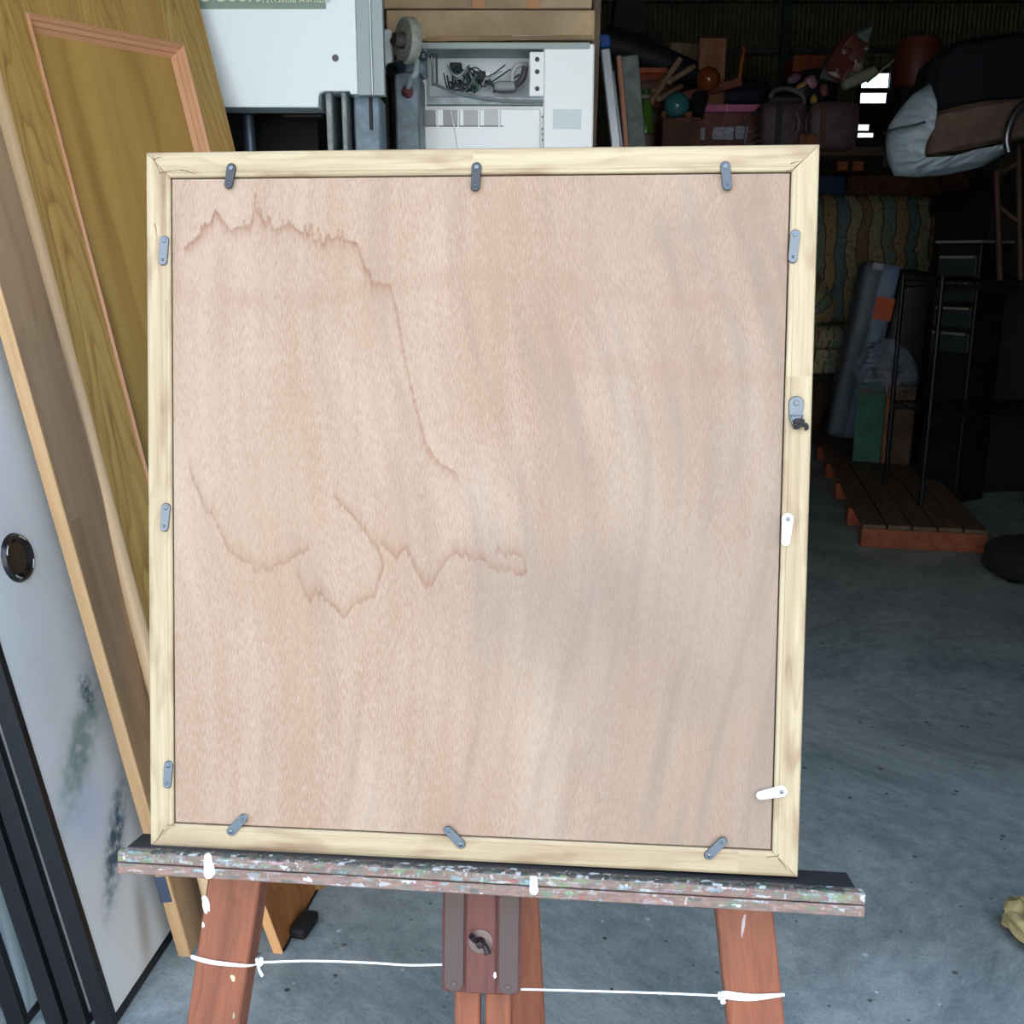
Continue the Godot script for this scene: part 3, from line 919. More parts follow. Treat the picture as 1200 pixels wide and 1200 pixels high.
# ---------------------------------------------------------------- the picture frame, seen from the back
func picture_frame() -> void:
	var E := easel_frame
	var o := thing("picture_frame", "wooden picture frame seen from behind with a water-stained plywood back", "picture frame", E.origin)
	var xi := 0.299
	var yb := 0.0255
	var yt := 0.6715
	var w := 0.0255
	var cy := (yb + yt) / 2
	# rail profile: t from the inner edge outwards, z
	var prof := [[0.0, -0.03], [0.0, -0.0012], [0.0012, 0.0], [0.0042, 0.0], [0.0046, -0.0004], [0.0050, 0.0], [0.021, 0.0], [0.0238, -0.001], [0.0252, -0.0035], [0.0257, -0.007], [0.0257, -0.03], [0.0, -0.03]]
	for k in 4:
		var half: float = (yt - yb) / 2 if k % 2 else xi
		var dist: float = xi if k % 2 else (yt - yb) / 2
		var ax := Basis(Vector3.BACK, -PI / 2 * k)           # local x runs outwards after the turn of y
		var st := begin()
		var off := Vector2(0.13 + 0.31 * k, 0.2 * k)
		for i in prof.size() - 1:
			var q: Array = prof[i]
			var r: Array = prof[i + 1]
			st.set_smooth_group(-1)
			var g := 0.00025
			var a := Vector3(-half - q[0] + g, dist + q[0], q[1]); var b := Vector3(half + q[0] - g, dist + q[0], q[1])
			var c := Vector3(half + r[0] - g, dist + r[0], r[1]); var d := Vector3(-half - r[0] + g, dist + r[0], r[1])
			var uv := func(p: Vector3) -> Vector2: return Vector2((p.y - dist + p.z) * 9, p.x * 1.5) + off
			quad(st, a, b, c, d, Vector3(0, dist + w / 2, -0.015), uv.call(a), uv.call(b), uv.call(c), uv.call(d))
		for s in [-1, 1]:                                    # mitred ends
			var e0 := Vector3(s * (half - 0.0002), dist, 0); var e1 := Vector3(s * (half + w), dist + w, -0.003)
			quad(st, e0, e1, e1 + Vector3(0, 0, -0.027), e0 + Vector3(0, 0, -0.03), Vector3(0, dist + w / 2, -0.015))
		obj("frame_rail", done(st), M.pine, o, E * Transform3D(ax, Vector3(0, cy, 0)))
	# dark cracks in the corner joints
	var crack := mat(rgb(86, 66, 48), 0.9)
	for q in [[180, 187, 190, 184], [187, 203, 211, 199], [211, 199, 229, 204], [179, 183, 187, 203], [926, 192, 938, 189], [918, 203, 930, 198], [930, 198, 942, 187], [898, 1005, 911, 1004], [911, 1004, 913, 1000], [912, 1006, 922, 1020], [196, 967, 206, 968], [192, 972, 183, 985], [181, 262, 184, 276]]:
		var a := on_easel(q[0], q[1], 0.0); var b := on_easel(q[2], q[3], 0.0)
		obj("joint_crack", tube(PackedVector3Array([a, (a + b) / 2 + Vector3(0.0004, 0.0006, 0), b]), 0.00045, 5, 0.0002), crack, o, E)
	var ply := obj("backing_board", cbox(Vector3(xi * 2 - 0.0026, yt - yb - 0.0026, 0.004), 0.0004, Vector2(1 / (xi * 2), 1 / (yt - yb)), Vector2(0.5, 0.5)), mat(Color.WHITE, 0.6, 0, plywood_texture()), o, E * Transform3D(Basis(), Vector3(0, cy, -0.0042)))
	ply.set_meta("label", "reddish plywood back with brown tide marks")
	local_box(o, "rebate", E, Vector3(-xi - 0.001, yb - 0.001, -0.012), Vector3(xi + 0.001, yt + 0.001, -0.008), mat(rgb(60, 46, 36), 0.9), 0.0)
	# turn buttons: pivot pixel, tip pixel, kind
	for q in [[271, 197, 268, 216, 2], [558.5, 196, 557, 219, 2], [850, 195, 852.5, 218, 1], [192.5, 282, 191, 306, 0], [194.5, 595, 192.5, 618, 0], [197.5, 897, 196, 919, 0], [271, 974, 285, 959, 0], [540, 989, 525, 973, 0], [831, 1002, 847, 986, 0], [932, 275, 929, 303, 0], [923, 608, 920.5, 635, 3], [915.5, 927, 891, 932, 3]]:
		var a := on_easel(q[0], q[1], 0.001)
		var b := on_easel(q[2], q[3], 0.001)
		var length := a.distance_to(b)
		var turn := Vector2(0, -1).angle_to(Vector2(b.x - a.x, b.y - a.y))
		var xf := E * Transform3D(Basis(Vector3.BACK, turn), Vector3(a.x, a.y, 0.0004))
		var white: bool = q[4] == 3
		var m: Material = M.white_plastic if white else [M.steel, M.dark_steel, mat(rgb(62, 66, 70), 0.3, 0.8)][q[4]]  # darker metals on the top row paint in the dark ceiling they mirror
		var r0 := 0.0053 if white else 0.0048
		var tb := obj("turn_button", plate(capsule_outline(r0, r0 * (0.72 if white else 0.9), length), 0.0, 0.0028 if white else 0.0016, 0.0007), m, o, xf)
		tb.set_meta("label", "white plastic turn button" if white else "metal turn button")
		obj("screw", lathe(PackedVector2Array([Vector2(0.0024, 0), Vector2(0.0022, 0.0006), Vector2(0.0012, 0.001), Vector2(0.0001, 0.0011)]), 16), M.steel if not white else mat(rgb(120, 122, 126), 0.3, 0.9), tb, xf * Transform3D(Basis(Vector3.RIGHT, PI / 2), Vector3(0, 0, 0.0016 if not white else 0.0028)))
		if not white:
			obj("stud", ball(0.0014), M.steel, tb, xf * Transform3D(Basis(), Vector3(0, -length * 0.93, 0.0014)))
	# hanger: plate, triangular ring, remnant of black cord
	var hp := on_easel(933, 473, 0)
	var hx := E * Transform3D(Basis(Vector3.BACK, -0.03), Vector3(hp.x, hp.y, 0.0003))
	var hanger := obj("hanger", plate(capsule_outline(0.0072, 0.0062, 0.012), 0.0, 0.0014, 0.0006), M.steel, o, hx)
	obj("screw", lathe(PackedVector2Array([Vector2(0.0028, 0), Vector2(0.0024, 0.001), Vector2(0.0001, 0.0014)]), 16), M.steel, hanger, hx * Transform3D(Basis(Vector3.RIGHT, PI / 2), Vector3(0, 0.0005, 0.0014)))
	var ring := PackedVector3Array()
	for q in [[926, 487], [941, 487], [936, 503], [931, 502], [926, 489]]:
		var p := on_easel(q[0], q[1], 0.0025)
		ring.append(p)
	obj("ring", tube(ring, 0.0011, 8), M.steel, hanger, E)
	var knot := begin()
	rng.seed = 3
	var kc := on_easel(938, 498, 0.003)
	for k in 4:
		var pts := PackedVector3Array()
		for i in 5:
			pts.append(kc + Vector3(rng.randf_range(-0.006, 0.006), rng.randf_range(-0.005, 0.005), rng.randf_range(-0.001, 0.003)))
		add_tube(knot, curve(pts, 4), 0.0016, 6)
	obj("cord_end", done(knot), mat(rgb(36, 32, 32), 0.8), hanger, E)

# ---------------------------------------------------------------- machines behind the frame
func pbox(parent: Node, called: String, x0: float, y0: float, x1: float, y1: float, depth: float, thick: float, m: Material, bev := 0.004, tilt := 0.0, yaw := 0.0) -> MeshInstance3D:     # a block whose front face covers these photo pixels at that depth
	var a := at(x0, y0, depth)
	var b := at(x1, y1, depth)
	var size := Vector3(absf(b.x - a.x), absf(a.y - b.y), thick)
	var bs := Basis(Vector3.UP, yaw) * Basis(Vector3.BACK, tilt)
	return obj(called, cbox(size, bev, Vector2(2, 2), Vector2(x0, y0) * 0.013), m, parent, Transform3D(bs, (a + b) / 2 + bs * Vector3(0, 0, -thick / 2)))

func base_of(px: float, py: float, depth: float) -> Vector3:
	return at(px, py, depth)

func lettering(parent: Node, text: String, px: float, py: float, depth: float, size: float, m: Material, font := "Droid Sans", bold := false) -> void:
	var f := SystemFont.new()
	f.font_names = PackedStringArray([font])
	if bold: f.font_weight = 800
	var tm := TextMesh.new()
	tm.text = text
	tm.font = f
	tm.font_size = 48
	tm.pixel_size = size / 48.0
	tm.depth = 0.0015
	tm.horizontal_alignment = HORIZONTAL_ALIGNMENT_LEFT
	tm.vertical_alignment = VERTICAL_ALIGNMENT_BOTTOM
	obj("lettering", tm, m, parent, Transform3D(Basis(), at(px, py, depth) + Vector3(0, 0, 0.0015)))

func machines() -> void:
	# white precision machine on its column
	var d := 2.0
	var white := mat(rgb(222, 232, 236), 0.35)
	var grey := mat(rgb(150, 160, 164), 0.45)
	var mc := thing("precision_machine", "white boxy precision machine with a green name strip, left behind the frame", "machine", at(330, 600, d) * Vector3(1, 0, 1))
	var out := PackedVector2Array()
	var o := at(330, 60, d)
	for q in [[226, -60], [414.5, -60], [419.5, 110], [412, 110.5], [411, 107], [380, 107], [375, 109], [373.5, 113], [373, 126], [236, 125.5]]:
		var p := at(q[0], q[1], d)
		out.append(Vector2(p.x - o.x, p.y - o.y))
	obj("housing", plate(out, -0.08, 0.0, 0.002), white, mc, Transform3D(Basis(), o))
	# corner bevels at the right edge; thin white strip paints the highlight between them
	for q in [[415.5, 430.5, 0.003], [431.5, 432.6, -0.002], [433, 446, 0.004]]:
		var tt := begin()
		var pa := at(q[0], -40, d); var pb := at(q[1], -40, d); var pc := at(q[1] + 4.5, 111, d); var pd := at(q[0] + 4.5, 111, d)
		var back := Vector3(0, 0, -0.03)
		var fwd := Vector3(0, 0, -q[2])
		var inside := (pa + pc) / 2 + back / 2
		quad(tt, pa + fwd, pb + fwd, pc + fwd, pd + fwd, inside)
		quad(tt, pb + fwd, pb + back, pc + back, pc + fwd, inside)
		quad(tt, pa + fwd, pa + back, pd + back, pd + fwd, inside)
		quad(tt, pd + fwd, pc + fwd, pc + back, pd + back, inside)
		quad(tt, pa + fwd, pb + fwd, pb + back, pa + back, inside)
		obj("bevel_and_highlight", done(tt), white if q[1] - q[0] < 3 else grey, mc)
	pbox(mc, "name_strip", 222, -22, 382, 10.5, d - 0.001, 0.002, mat(rgb(122, 140, 128), 0.5), 0.0005)
	var cream := mat(rgb(206, 214, 190), 0.6)
	lettering(mc, "5-500N", 236, 8.0, d - 0.003, 0.033, cream, "Droid Sans", true)
	lettering(mc, "Precision Machine", 307, 5.5, d - 0.003, 0.0132, cream, "Droid Serif", true)
	var dot := at(393, 68, d)
	obj("plug", lathe(PackedVector2Array([Vector2(0.0062, 0), Vector2(0.0058, 0.001), Vector2(0.0001, 0.0012)]), 20), mat(rgb(70, 76, 78), 0.5), mc, Transform3D(Basis(Vector3.RIGHT, PI / 2), dot))
	var cast := soft(rgb(146, 156, 158), 0.5, 6)
	pbox(mc, "column_slab", 381, 108, 397, 330, d + 0.01, 0.12, cast, 0.002)
	pbox(mc, "column_slab", 399.5, 108, 413.5, 330, d + 0.01, 0.12, cast, 0.002)
	pbox(mc, "column", 414, 112, 451, 330, d + 0.04, 0.1, soft(rgb(118, 140, 156), 0.45, 5), 0.003)
	pbox(mc, "column_slot", 432, 112, 437, 152, d + 0.036, 0.02, M.black, 0.001)
	pbox(mc, "base", 268, 300, 460, 318, d - 0.05, 0.5, cast, 0.004)
	obj("spindle", lathe(PackedVector2Array([Vector2(0.0001, -0.09), Vector2(0.016, -0.088), Vector2(0.016, -0.03), Vector2(0.012, -0.028), Vector2(0.012, 0.04), Vector2(0.02, 0.045), Vector2(0.02, 0.08)]), 20), mat(rgb(84, 96, 112), 0.4, 0.5), mc, Transform3D(Basis(), at(292, 160, d + 0.15)))
	pbox(mc, "back_plate", 262, 120, 380, 310, d + 0.3, 0.02, M.black, 0.002)
	pbox(mc, "arm", 330, 132, 380, 139, d + 0.12, 0.04, mat(rgb(30, 32, 34), 0.4), 0.004)
	var st1 := thing("machine_table", "dark steel table carrying the white machine", "table", at(330, 600, d) * Vector3(1, 0, 1))
	var tb := at(330, 318, d).y
	for x in [278, 440]:
		for zz in [0.0, 0.4]:
			var p := at(x, 330, d)
			obj("leg", cbox(Vector3(0.05, tb - 0.02, 0.05), 0.004), M.black, st1, Transform3D(Basis(), Vector3(p.x, (tb - 0.02) / 2, -d - zz)))
	obj("table_top", cbox(Vector3(0.36, 0.02, 0.56), 0.003), M.black, st1, Transform3D(Basis(), Vector3(at(363, 318, d).x, tb - 0.011, -d - 0.2)))

	# grey bench machine with a round wheel
	var bd := 2.2
	var g := thing("wheel_unit", "small grey bench machine with an upright round wheel and red knob", "machine", at(478, 600, bd) * Vector3(1, 0, 1))
	var steel_blue := soft(rgb(120, 138, 150), 0.45, 5)
	pbox(g, "body", 462, 84, 496, 330, bd, 0.14, steel_blue, 0.004)
	pbox(g, "neck", 470, 56, 498, 86, bd + 0.02, 0.08, steel_blue, 0.004)
	var wc := at(478, 48, bd - 0.02)
	obj("wheel", lathe(PackedVector2Array([Vector2(0.016, -0.011), Vector2(0.041, -0.011), Vector2(0.043, -0.008), Vector2(0.043, 0.008), Vector2(0.041, 0.011), Vector2(0.016, 0.011), Vector2(0.016, -0.011)]), 40), soft(rgb(168, 170, 158), 0.8, 8), g, Transform3D(Basis(Vector3.UP, 0.55) * Basis(Vector3.BACK, PI / 2), wc))
	obj("hub", rod(0.013, Vector3(-0.03, 0, 0), Vector3(0.02, 0, 0)), mat(rgb(92, 84, 82), 0.5, 0.4), g, Transform3D(Basis(Vector3.UP, 0.55), wc))
	obj("spindle_arm", rod(0.008, wc, at(458, 49, bd + 0.02)), mat(rgb(140, 112, 98), 0.5), g)
	pbox(g, "side_post", 449, 34, 460, 84, bd + 0.01, 0.05, white, 0.003)
	obj("clamp_knob", rod(0.012, at(458, 81, bd), at(470, 78, bd - 0.03)), M.dark_steel, g)
	obj("red_knob", lathe(PackedVector2Array([Vector2(0.011, 0), Vector2(0.012, 0.008), Vector2(0.009, 0.016), Vector2(0.0001, 0.018)]), 18), mat(rgb(104, 52, 56), 0.4), g, Transform3D(Basis(Vector3.RIGHT, PI / 2 - 0.4), at(478, 109, bd)))
	obj("hose", tube(curve(PackedVector3Array([at(489, 72, bd - 0.03), at(487, 86, bd - 0.05), at(481, 92, bd - 0.04), at(478, 102, bd - 0.02)]), 6), 0.006, 8), mat(rgb(150, 166, 170), 0.4), g)
	pbox(g, "shadow_gap_panel", 450, 86, 462, 330, bd + 0.06, 0.04, M.black, 0.002)
	pbox(g, "hinge", 468, 60, 500, 70, bd - 0.005, 0.02, M.dark_steel, 0.003)

	# white appliance with an open compartment of wiring
	var cd := 2.35
	var bright := mat(rgb(246, 248, 248), 0.3)
	var inner := mat(rgb(228, 236, 238), 0.4)
	var c := thing("open_appliance", "white appliance with an open compartment of loose wires and a ribbed lower panel", "appliance", at(590, 600, cd) * Vector3(1, 0, 1))
	pbox(c, "right_panel", 637, 51, 692, 330, cd, 0.5, bright, 0.003)
	pbox(c, "top_rail", 490, 49, 692, 58, cd - 0.001, 0.48, mat(rgb(134, 144, 142), 0.4, 0.3), 0.002)
	pbox(c, "compartment_back", 494, 58, 638, 122, cd + 0.10, 0.02, inner, 0.001)
	pbox(c, "compartment_side", 494, 58, 500, 124, cd + 0.002, 0.1, inner, 0.001)
	pbox(c, "compartment_floor", 494, 113, 638, 123, cd + 0.004, 0.11, soft(rgb(176, 190, 194), 0.4, 5), 0.002)
	pbox(c, "hinge_plate", 620.5, 60.5, 638, 113, cd - 0.006, 0.012, bright, 0.002)
	for y in [69.5, 84, 104]:
		obj("hole", lathe(PackedVector2Array([Vector2(0.005, 0), Vector2(0.0046, 0.0006), Vector2(0.0001, 0.0007)]), 16), mat(rgb(70, 62, 58), 0.6), c, Transform3D(Basis(Vector3.RIGHT, PI / 2), at(629.5, y, cd - 0.006)))
	pbox(c, "upright", 505, 60, 508, 100, cd + 0.04, 0.01, M.steel, 0.001)
	pbox(c, "upright", 510, 60, 513, 100, cd + 0.05, 0.01, mat(rgb(86, 78, 74), 0.5), 0.001)
	pbox(c, "terminal_block", 527, 73, 541, 84, cd + 0.07, 0.02, M.black, 0.002)
	pbox(c, "terminal_block", 535, 93, 541, 101, cd + 0.07, 0.02, M.black, 0.002)
	pbox(c, "relay", 554, 83, 569, 94, cd + 0.06, 0.03, M.black, 0.002)
	pbox(c, "relay_label", 569, 83, 574, 93, cd + 0.06, 0.03, mat(rgb(245, 245, 245), 0.5), 0.001)
	rng.seed = 15
	var tones := [rgb(40, 44, 48), rgb(60, 100, 84), rgb(170, 176, 176), rgb(58, 62, 66), rgb(46, 50, 54), rgb(120, 132, 136)]
	for k in 14:
		var x0 := rng.randf_range(508, 560)
		var pts := PackedVector3Array()
		for i in 5:
			pts.append(at(x0 + i * rng.randf_range(5, 13), rng.randf_range(76, 109), cd + rng.randf_range(0.02, 0.08)))
		obj("wire", tube(curve(pts, 5), rng.randf_range(0.0014, 0.0024), 6), mat(tones[k % 6], 0.5), c)
	obj("wire_loom", tube(curve(PackedVector3Array([at(618, 76, cd + 0.05), at(606, 77, cd + 0.04), at(600, 88, cd + 0.04), at(601, 102, cd + 0.05)]), 6), 0.006, 8), mat(rgb(176, 176, 174), 0.5), c)
	obj("wire_loom", tube(curve(PackedVector3Array([at(616, 78, cd + 0.03), at(612, 92, cd + 0.03), at(602, 101, cd + 0.04), at(590, 105, cd + 0.05)]), 6), 0.007, 8), mat(rgb(74, 70, 74), 0.5), c)
	obj("pump", rounded(Vector3(0.05, 0.022, 0.04), 0.010, 6), mat(rgb(150, 156, 152), 0.5), c, Transform3D(Basis(), at(592, 102, cd + 0.05)))
	obj("cable", tube(curve(PackedVector3Array([at(508, 98, cd + 0.02), at(540, 110, cd - 0.005), at(590, 118, cd - 0.006), at(636, 119, cd - 0.004)]), 6), 0.003, 8), mat(rgb(126, 138, 142), 0.5), c)
	# lower ribbed panel
	pbox(c, "lower_housing", 484, 124, 640, 330, cd + 0.006, 0.45, bright, 0.003)
	pbox(c, "lower_panel", 484, 127, 632.5, 330, cd - 0.022, 0.03, bright, 0.003)
	for k in 4:
		pbox(c, "vent_slot", 495.0 + k * 24, 129, 511.0 + k * 24 + (4 if k else 0), 147, cd - 0.0225, 0.002, mat(rgb(150, 152, 152).lerp(rgb(226, 228, 228), k * 0.22), 0.5), 0.0005)
		pbox(c, "rib", 512.0 + k * 24, 128, 514.0 + k * 24, 149, cd - 0.0245, 0.004, bright, 0.0005)
	pbox(c, "slot_sill", 494, 147, 590, 148.5, cd - 0.0235, 0.004, mat(rgb(116, 120, 122), 0.4), 0.0005)
	for y in [137, 151, 157, 164]:
		obj("rivet", ball(0.0022), mat(rgb(90, 100, 110), 0.4), c, Transform3D(Basis(), at(636, y, cd + 0.006)))
	pbox(c, "painted_reflection", 648, 128, 681, 151, cd - 0.001, 0.002, mat(rgb(206, 216, 220), 0.2), 0.0005)  # flat pale patch painted for the glassy reflection on this panel
	obj("drip_line", tube(curve(PackedVector3Array([at(528, 128, cd - 0.024), at(532, 148, cd - 0.024), at(536, 174, cd - 0.024)]), 5), 0.0012, 6), M.white_plastic, c)
	obj("lower_body", cbox(Vector3(0.46, at(590, 330, cd).y, 0.46), 0.003), bright, c, Transform3D(Basis(), Vector3(at(590, 330, cd).x, at(590, 330, cd).y / 2, -cd - 0.24)))
	# cardboard boxes on top
	var card := soft(rgb(190, 164, 130), 0.9, 0.6)
	var low := thing("cardboard_box", "lower worn cardboard box, directly on top of the white appliance", "box", at(572, 46, cd))
	pbox(low, "carton", 452, 11.5, 697, 47.5, cd + 0.02, 0.4, card, 0.003)
	pbox(low, "fold_flap", 600, 41, 650, 46, cd + 0.016, 0.004, mat(rgb(196, 196, 188), 0.6), 0.001, 0.005)
	pbox(low, "side_flap", 694, -2, 700, 172, cd + 0.03, 0.3, soft(rgb(104, 88, 72), 0.9), 0.002, -0.02)
	pbox(low, "lower_flap", 500, 42, 694, 47.5, cd + 0.012, 0.006, soft(rgb(166, 138, 104), 0.9, 0.6), 0.001, 0.01)
	var upb := thing("cardboard_box", "upper cardboard box with orange-brown tape, cut by the photo's top edge", "box", at(572, 8, cd))
	pbox(upb, "carton", 447, -70, 694, 9.5, cd + 0.02, 0.4, card, 0.003)
	for x in [553, 618]:
		pbox(upb, "tape", x, -70, x + 15, 10, cd + 0.0185, 0.002, mat(rgb(168, 116, 70), 0.4), 0.0005)

	# pole with a blue cap and a pair of boards
	var pole := thing("ladder_rail", "silver metal rail with a blue cap, standing right of the white appliance", "rail", on_floor(730, 420))
	var pa := at(709, 58, 2.75)
	var pb := at(728, 230, 2.7)
	var pdir := (pb - pa).normalized()
	var pfoot := pa + pdir * (pa.y - 0.0) / -pdir.y
	bar(pole, "rail", pfoot, pa, 0.024, 0.02, mat(rgb(200, 206, 212), 0.4, 0.6))
	bar(pole, "side_rail", pfoot + Vector3(0.03, 0, -0.01), pa + Vector3(0.02, -0.05, -0.01), 0.010, 0.02, mat(rgb(150, 156, 164), 0.4, 0.6))
	bar(pole, "cap", pa - pdir * 0.004, pa - pdir * 0.034, 0.030, 0.028, mat(rgb(40, 78, 150), 0.4), Vector3.RIGHT, 0.006)
	var pl := thing("upright_plank", "upright plank with a pinkish edge and grey face, beside the silver rail", "plank", on_floor(740, 420))
	var qa := at(737, 66, 2.95)
	var qb := at(746, 172, 2.95)
	var qd := (qb - qa).normalized()
	var qf := qa + qd * (qa.y / -qd.y)
	bar(pl, "face", qf, qa, 0.046, 0.03, soft(rgb(120, 128, 124), 0.8, 4))
	bar(pl, "edge", qf + Vector3(-0.029, 0, 0.004), qa + Vector3(-0.029, 0, 0.004), 0.014, 0.03, timber(rgb(196, 138, 116)))

# ---------------------------------------------------------------- the jumble on the high shelf
func top_clutter() -> void:
	var d := 4.7
	var top := at(850, 174, d)
	var shelf := thing("storage_shelf", "dark high shelf carrying the jumble behind the frame's top edge", "shelf", Vector3(1.2, 0, -5.2))
	obj("shelf_board", cbox(Vector3(2.0, 0.04, 1.1), 0.003), timber(rgb(70, 52, 40)), shelf, Transform3D(Basis(), Vector3(1.1, top.y - 0.02, -5.15)))
	for x in [0.15, 1.12]:
		for z in [-4.66, -5.64]:
			obj("post", cbox(Vector3(0.05, top.y - 0.04, 0.05), 0.003), M.black, shelf, Transform3D(Basis(), Vector3(x, (top.y - 0.04) / 2, z)))
	var y0 := 173.5
	var back_y := 171.0
	# dark hanging shade
	var sh := begin()
	var pts := PackedVector2Array()
	var so := at(738, 20, 5.0)
	for q in [[727, -40], [750, -40], [761, 41], [716, 41]]:
		var p := at(q[0], q[1], 5.0)
		pts.append(Vector2(p.x - so.x, p.y - so.y))
	add_plate(sh, pts, -0.16, 0.0, 0.01)
	tag(obj("hanging_cover", done(sh), soft(rgb(44, 32, 28), 0.8), null, Transform3D(Basis(), so)), "dark brown tapered cover hanging at the top, above the silver rail", "cover")
	# long black bag lying diagonally
	tag(obj("long_bag", tube(curve(PackedVector3Array([at(706, 50, 4.9), at(730, 56, 4.9), at(765, 68, 4.9), at(800, 82, 4.9), at(822, 90, 4.9)]), 5), 0.075, 14, 0.05), soft(rgb(20, 24, 34), 0.6), null), "long black tubular bag lying on a slant across the left of the jumble", "bag")
	tag(obj("pale_sheet", rounded(Vector3(0.18, 0.07, 0.05), 0.02, 5, 0, 0.01), soft(rgb(84, 86, 90), 0.5), null, Transform3D(Basis(Vector3.BACK, -0.25), at(750, 50, 5.2))), "grey folded sheet behind the long black bag", "sheet")
	tag(obj("ribbed_board", cbox(Vector3(0.16, 0.60, 0.03), 0.004), timber(rgb(140, 130, 104)), null, Transform3D(Basis(Vector3.BACK, -0.06), at(800, 64, 5.3) + Vector3(0, -0.25, 0))), "pale ribbed board end between the long black bag and upright wooden board", "board")
	var cr := thing("orange_crate", "orange wooden crate under the long black bag", "crate", at(763, 120, 4.9))
	pbox(cr, "side", 745, 86, 782, 126, 4.85, 0.2, timber(rgb(164, 74, 40)), 0.004)
	pbox(cr, "rim", 744, 79, 783, 86, 4.84, 0.22, timber(rgb(206, 112, 72)), 0.003)
	pbox(cr, "base", 747, 126, 780, y0, 4.88, 0.16, timber(rgb(90, 50, 34)), 0.003)
	tag(obj("pink_cloth", rounded(Vector3(0.10, 0.05, 0.06), 0.022, 7, 0.006, 0.012, 4), soft(rgb(150, 110, 108), 0.9), null, Transform3D(Basis(), at(758, 103, 4.72))), "crumpled pinkish cloth in front of the orange crate", "cloth")
	tag(obj("cream_cup", lathe(PackedVector2Array([Vector2(0.0001, 0), Vector2(0.026, 0), Vector2(0.038, 0.012), Vector2(0.034, 0.012), Vector2(0.022, 0.004), Vector2(0.0001, 0.004)]), 20), mat(rgb(178, 160, 148), 0.5), null, Transform3D(Basis(), at(755, 116, 4.7))), "small cream dish under the crumpled pink cloth", "dish")
	# sticks
	var stick_labels := ["longest pale wooden stick, leaning over the orange crate", "grey wooden stick, middle of the three sticks", "lowest short round stick pointing at the teal ball", "thin stick end beside the longest stick"]
	var sticks := [[762, 121, 797, 69, 0.013], [784, 96, 813, 78, 0.012], [772, 116, 798, 101, 0.012], [766, 106, 786, 84, 0.008]]
	for k in 4:
		var q: Array = sticks[k]
		tag(obj("stick", rod(q[4], at(q[0], q[1], 4.66 - k * 0.02), at(q[2], q[3], 4.72 + k * 0.03), 10), timber(rgb(176, 150, 128)), null), stick_labels[k], "stick", "wooden sticks beside the teal ball")
	# bottle
	var bt := thing("green_bottle", "translucent green bottle standing by the grey plank", "bottle", at(756, y0, 4.7))
	obj("bottle_body", lathe(PackedVector2Array([Vector2(0.0001, 0), Vector2(0.034, 0.002), Vector2(0.036, 0.09), Vector2(0.03, 0.12), Vector2(0.014, 0.145), Vector2(0.014, 0.16)]), 24), mat(rgb(84, 128, 40), 0.15), bt, Transform3D(Basis(), at(756, y0 - 16, 4.7)))
	obj("bottle_base", lathe(PackedVector2Array([Vector2(0.0001, 0), Vector2(0.04, 0), Vector2(0.04, 0.055), Vector2(0.0001, 0.055)]), 20), mat(rgb(120, 92, 84), 0.5), bt, Transform3D(Basis(), at(756, y0, 4.7)))
	obj("cap", lathe(PackedVector2Array([Vector2(0.018, 0), Vector2(0.018, 0.025), Vector2(0.0001, 0.026)]), 18), mat(rgb(70, 104, 40), 0.4), bt, Transform3D(Basis(), at(756, y0 - 16, 4.7) + Vector3(0, 0.155, 0)))
	# carton with the teal ball
	var ct := thing("small_carton", "plain brown carton under the teal ball", "box", at(797, y0, 4.6))
	pbox(ct, "carton", 777, 137, 820, y0, 4.6, 0.18, soft(rgb(118, 80, 66), 0.9), 0.003)
	pbox(ct, "flap", 803, 131, 811, 138, 4.6, 0.06, soft(rgb(170, 104, 66), 0.9), 0.001, 0.15)
	pbox(ct, "flap", 776, 130, 781, 138, 4.62, 0.06, soft(rgb(150, 100, 70), 0.9), 0.001, -0.1)
	tag(obj("teal_ball", ball(0.057), mat(rgb(66, 126, 130), 0.12), null, Transform3D(Basis(), at(793, 124, 4.68))), "shiny teal ball resting on a small brown carton", "ball")
	tag(obj("orange_ball", ball(0.050), mat(rgb(128, 66, 24), 0.12), null, Transform3D(Basis(), at(830, 93, 4.66))), "shiny orange ball in front of the upright wooden board", "ball")
	pbox(self, "upright_board", 820, 44, 846, 170, 4.85, 0.02, timber(rgb(158, 104, 76)), 0.003)
	tag(get_node("upright_board"), "upright reddish wooden board behind the orange ball", "board")
	var sp := bar(self, "slanted_plank", at(800, 113, 4.75), at(869, 96, 4.75), 0.037, 0.03, timber(rgb(136, 72, 52)), Vector3(0, 1, 0.01))
	tag(sp, "reddish plank on a slant below the orange ball", "plank")
	tag(obj("curved_stick", tube(curve(PackedVector3Array([at(866, 98, 4.8), at(868, 84, 4.8), at(870, 68, 4.8), at(872, 60, 4.8), at(870, 54, 4.8)]), 5), 0.010, 10, 0.007), timber(rgb(168, 92, 44)), null), "thin curved orange stick right of the upright wooden board", "stick")
	tag(obj("dark_bag", rounded(Vector3(0.3, 0.12, 0.16), 0.05, 7, 0.01, 0.02, 8), soft(rgb(24, 26, 44), 0.7), null, Transform3D(Basis(), at(862, 114, 4.95))), "dark navy bag behind the pink box", "bag")
	tag(obj("dark_roll", rod(0.035, at(815, 136, 4.68), at(821, 112, 4.72), 14), soft(rgb(30, 32, 34), 0.6), null), "dark upright roll between the teal ball and pink box", "roll")
	# pink box on a carton
	var pk := thing("pink_box", "flat pink box on top of the brown carton", "box", at(858, 132, 4.7))
	pbox(pk, "lid", 822, 122, 895, 131, 4.7, 0.22, mat(rgb(196, 104, 140), 0.6), 0.003)
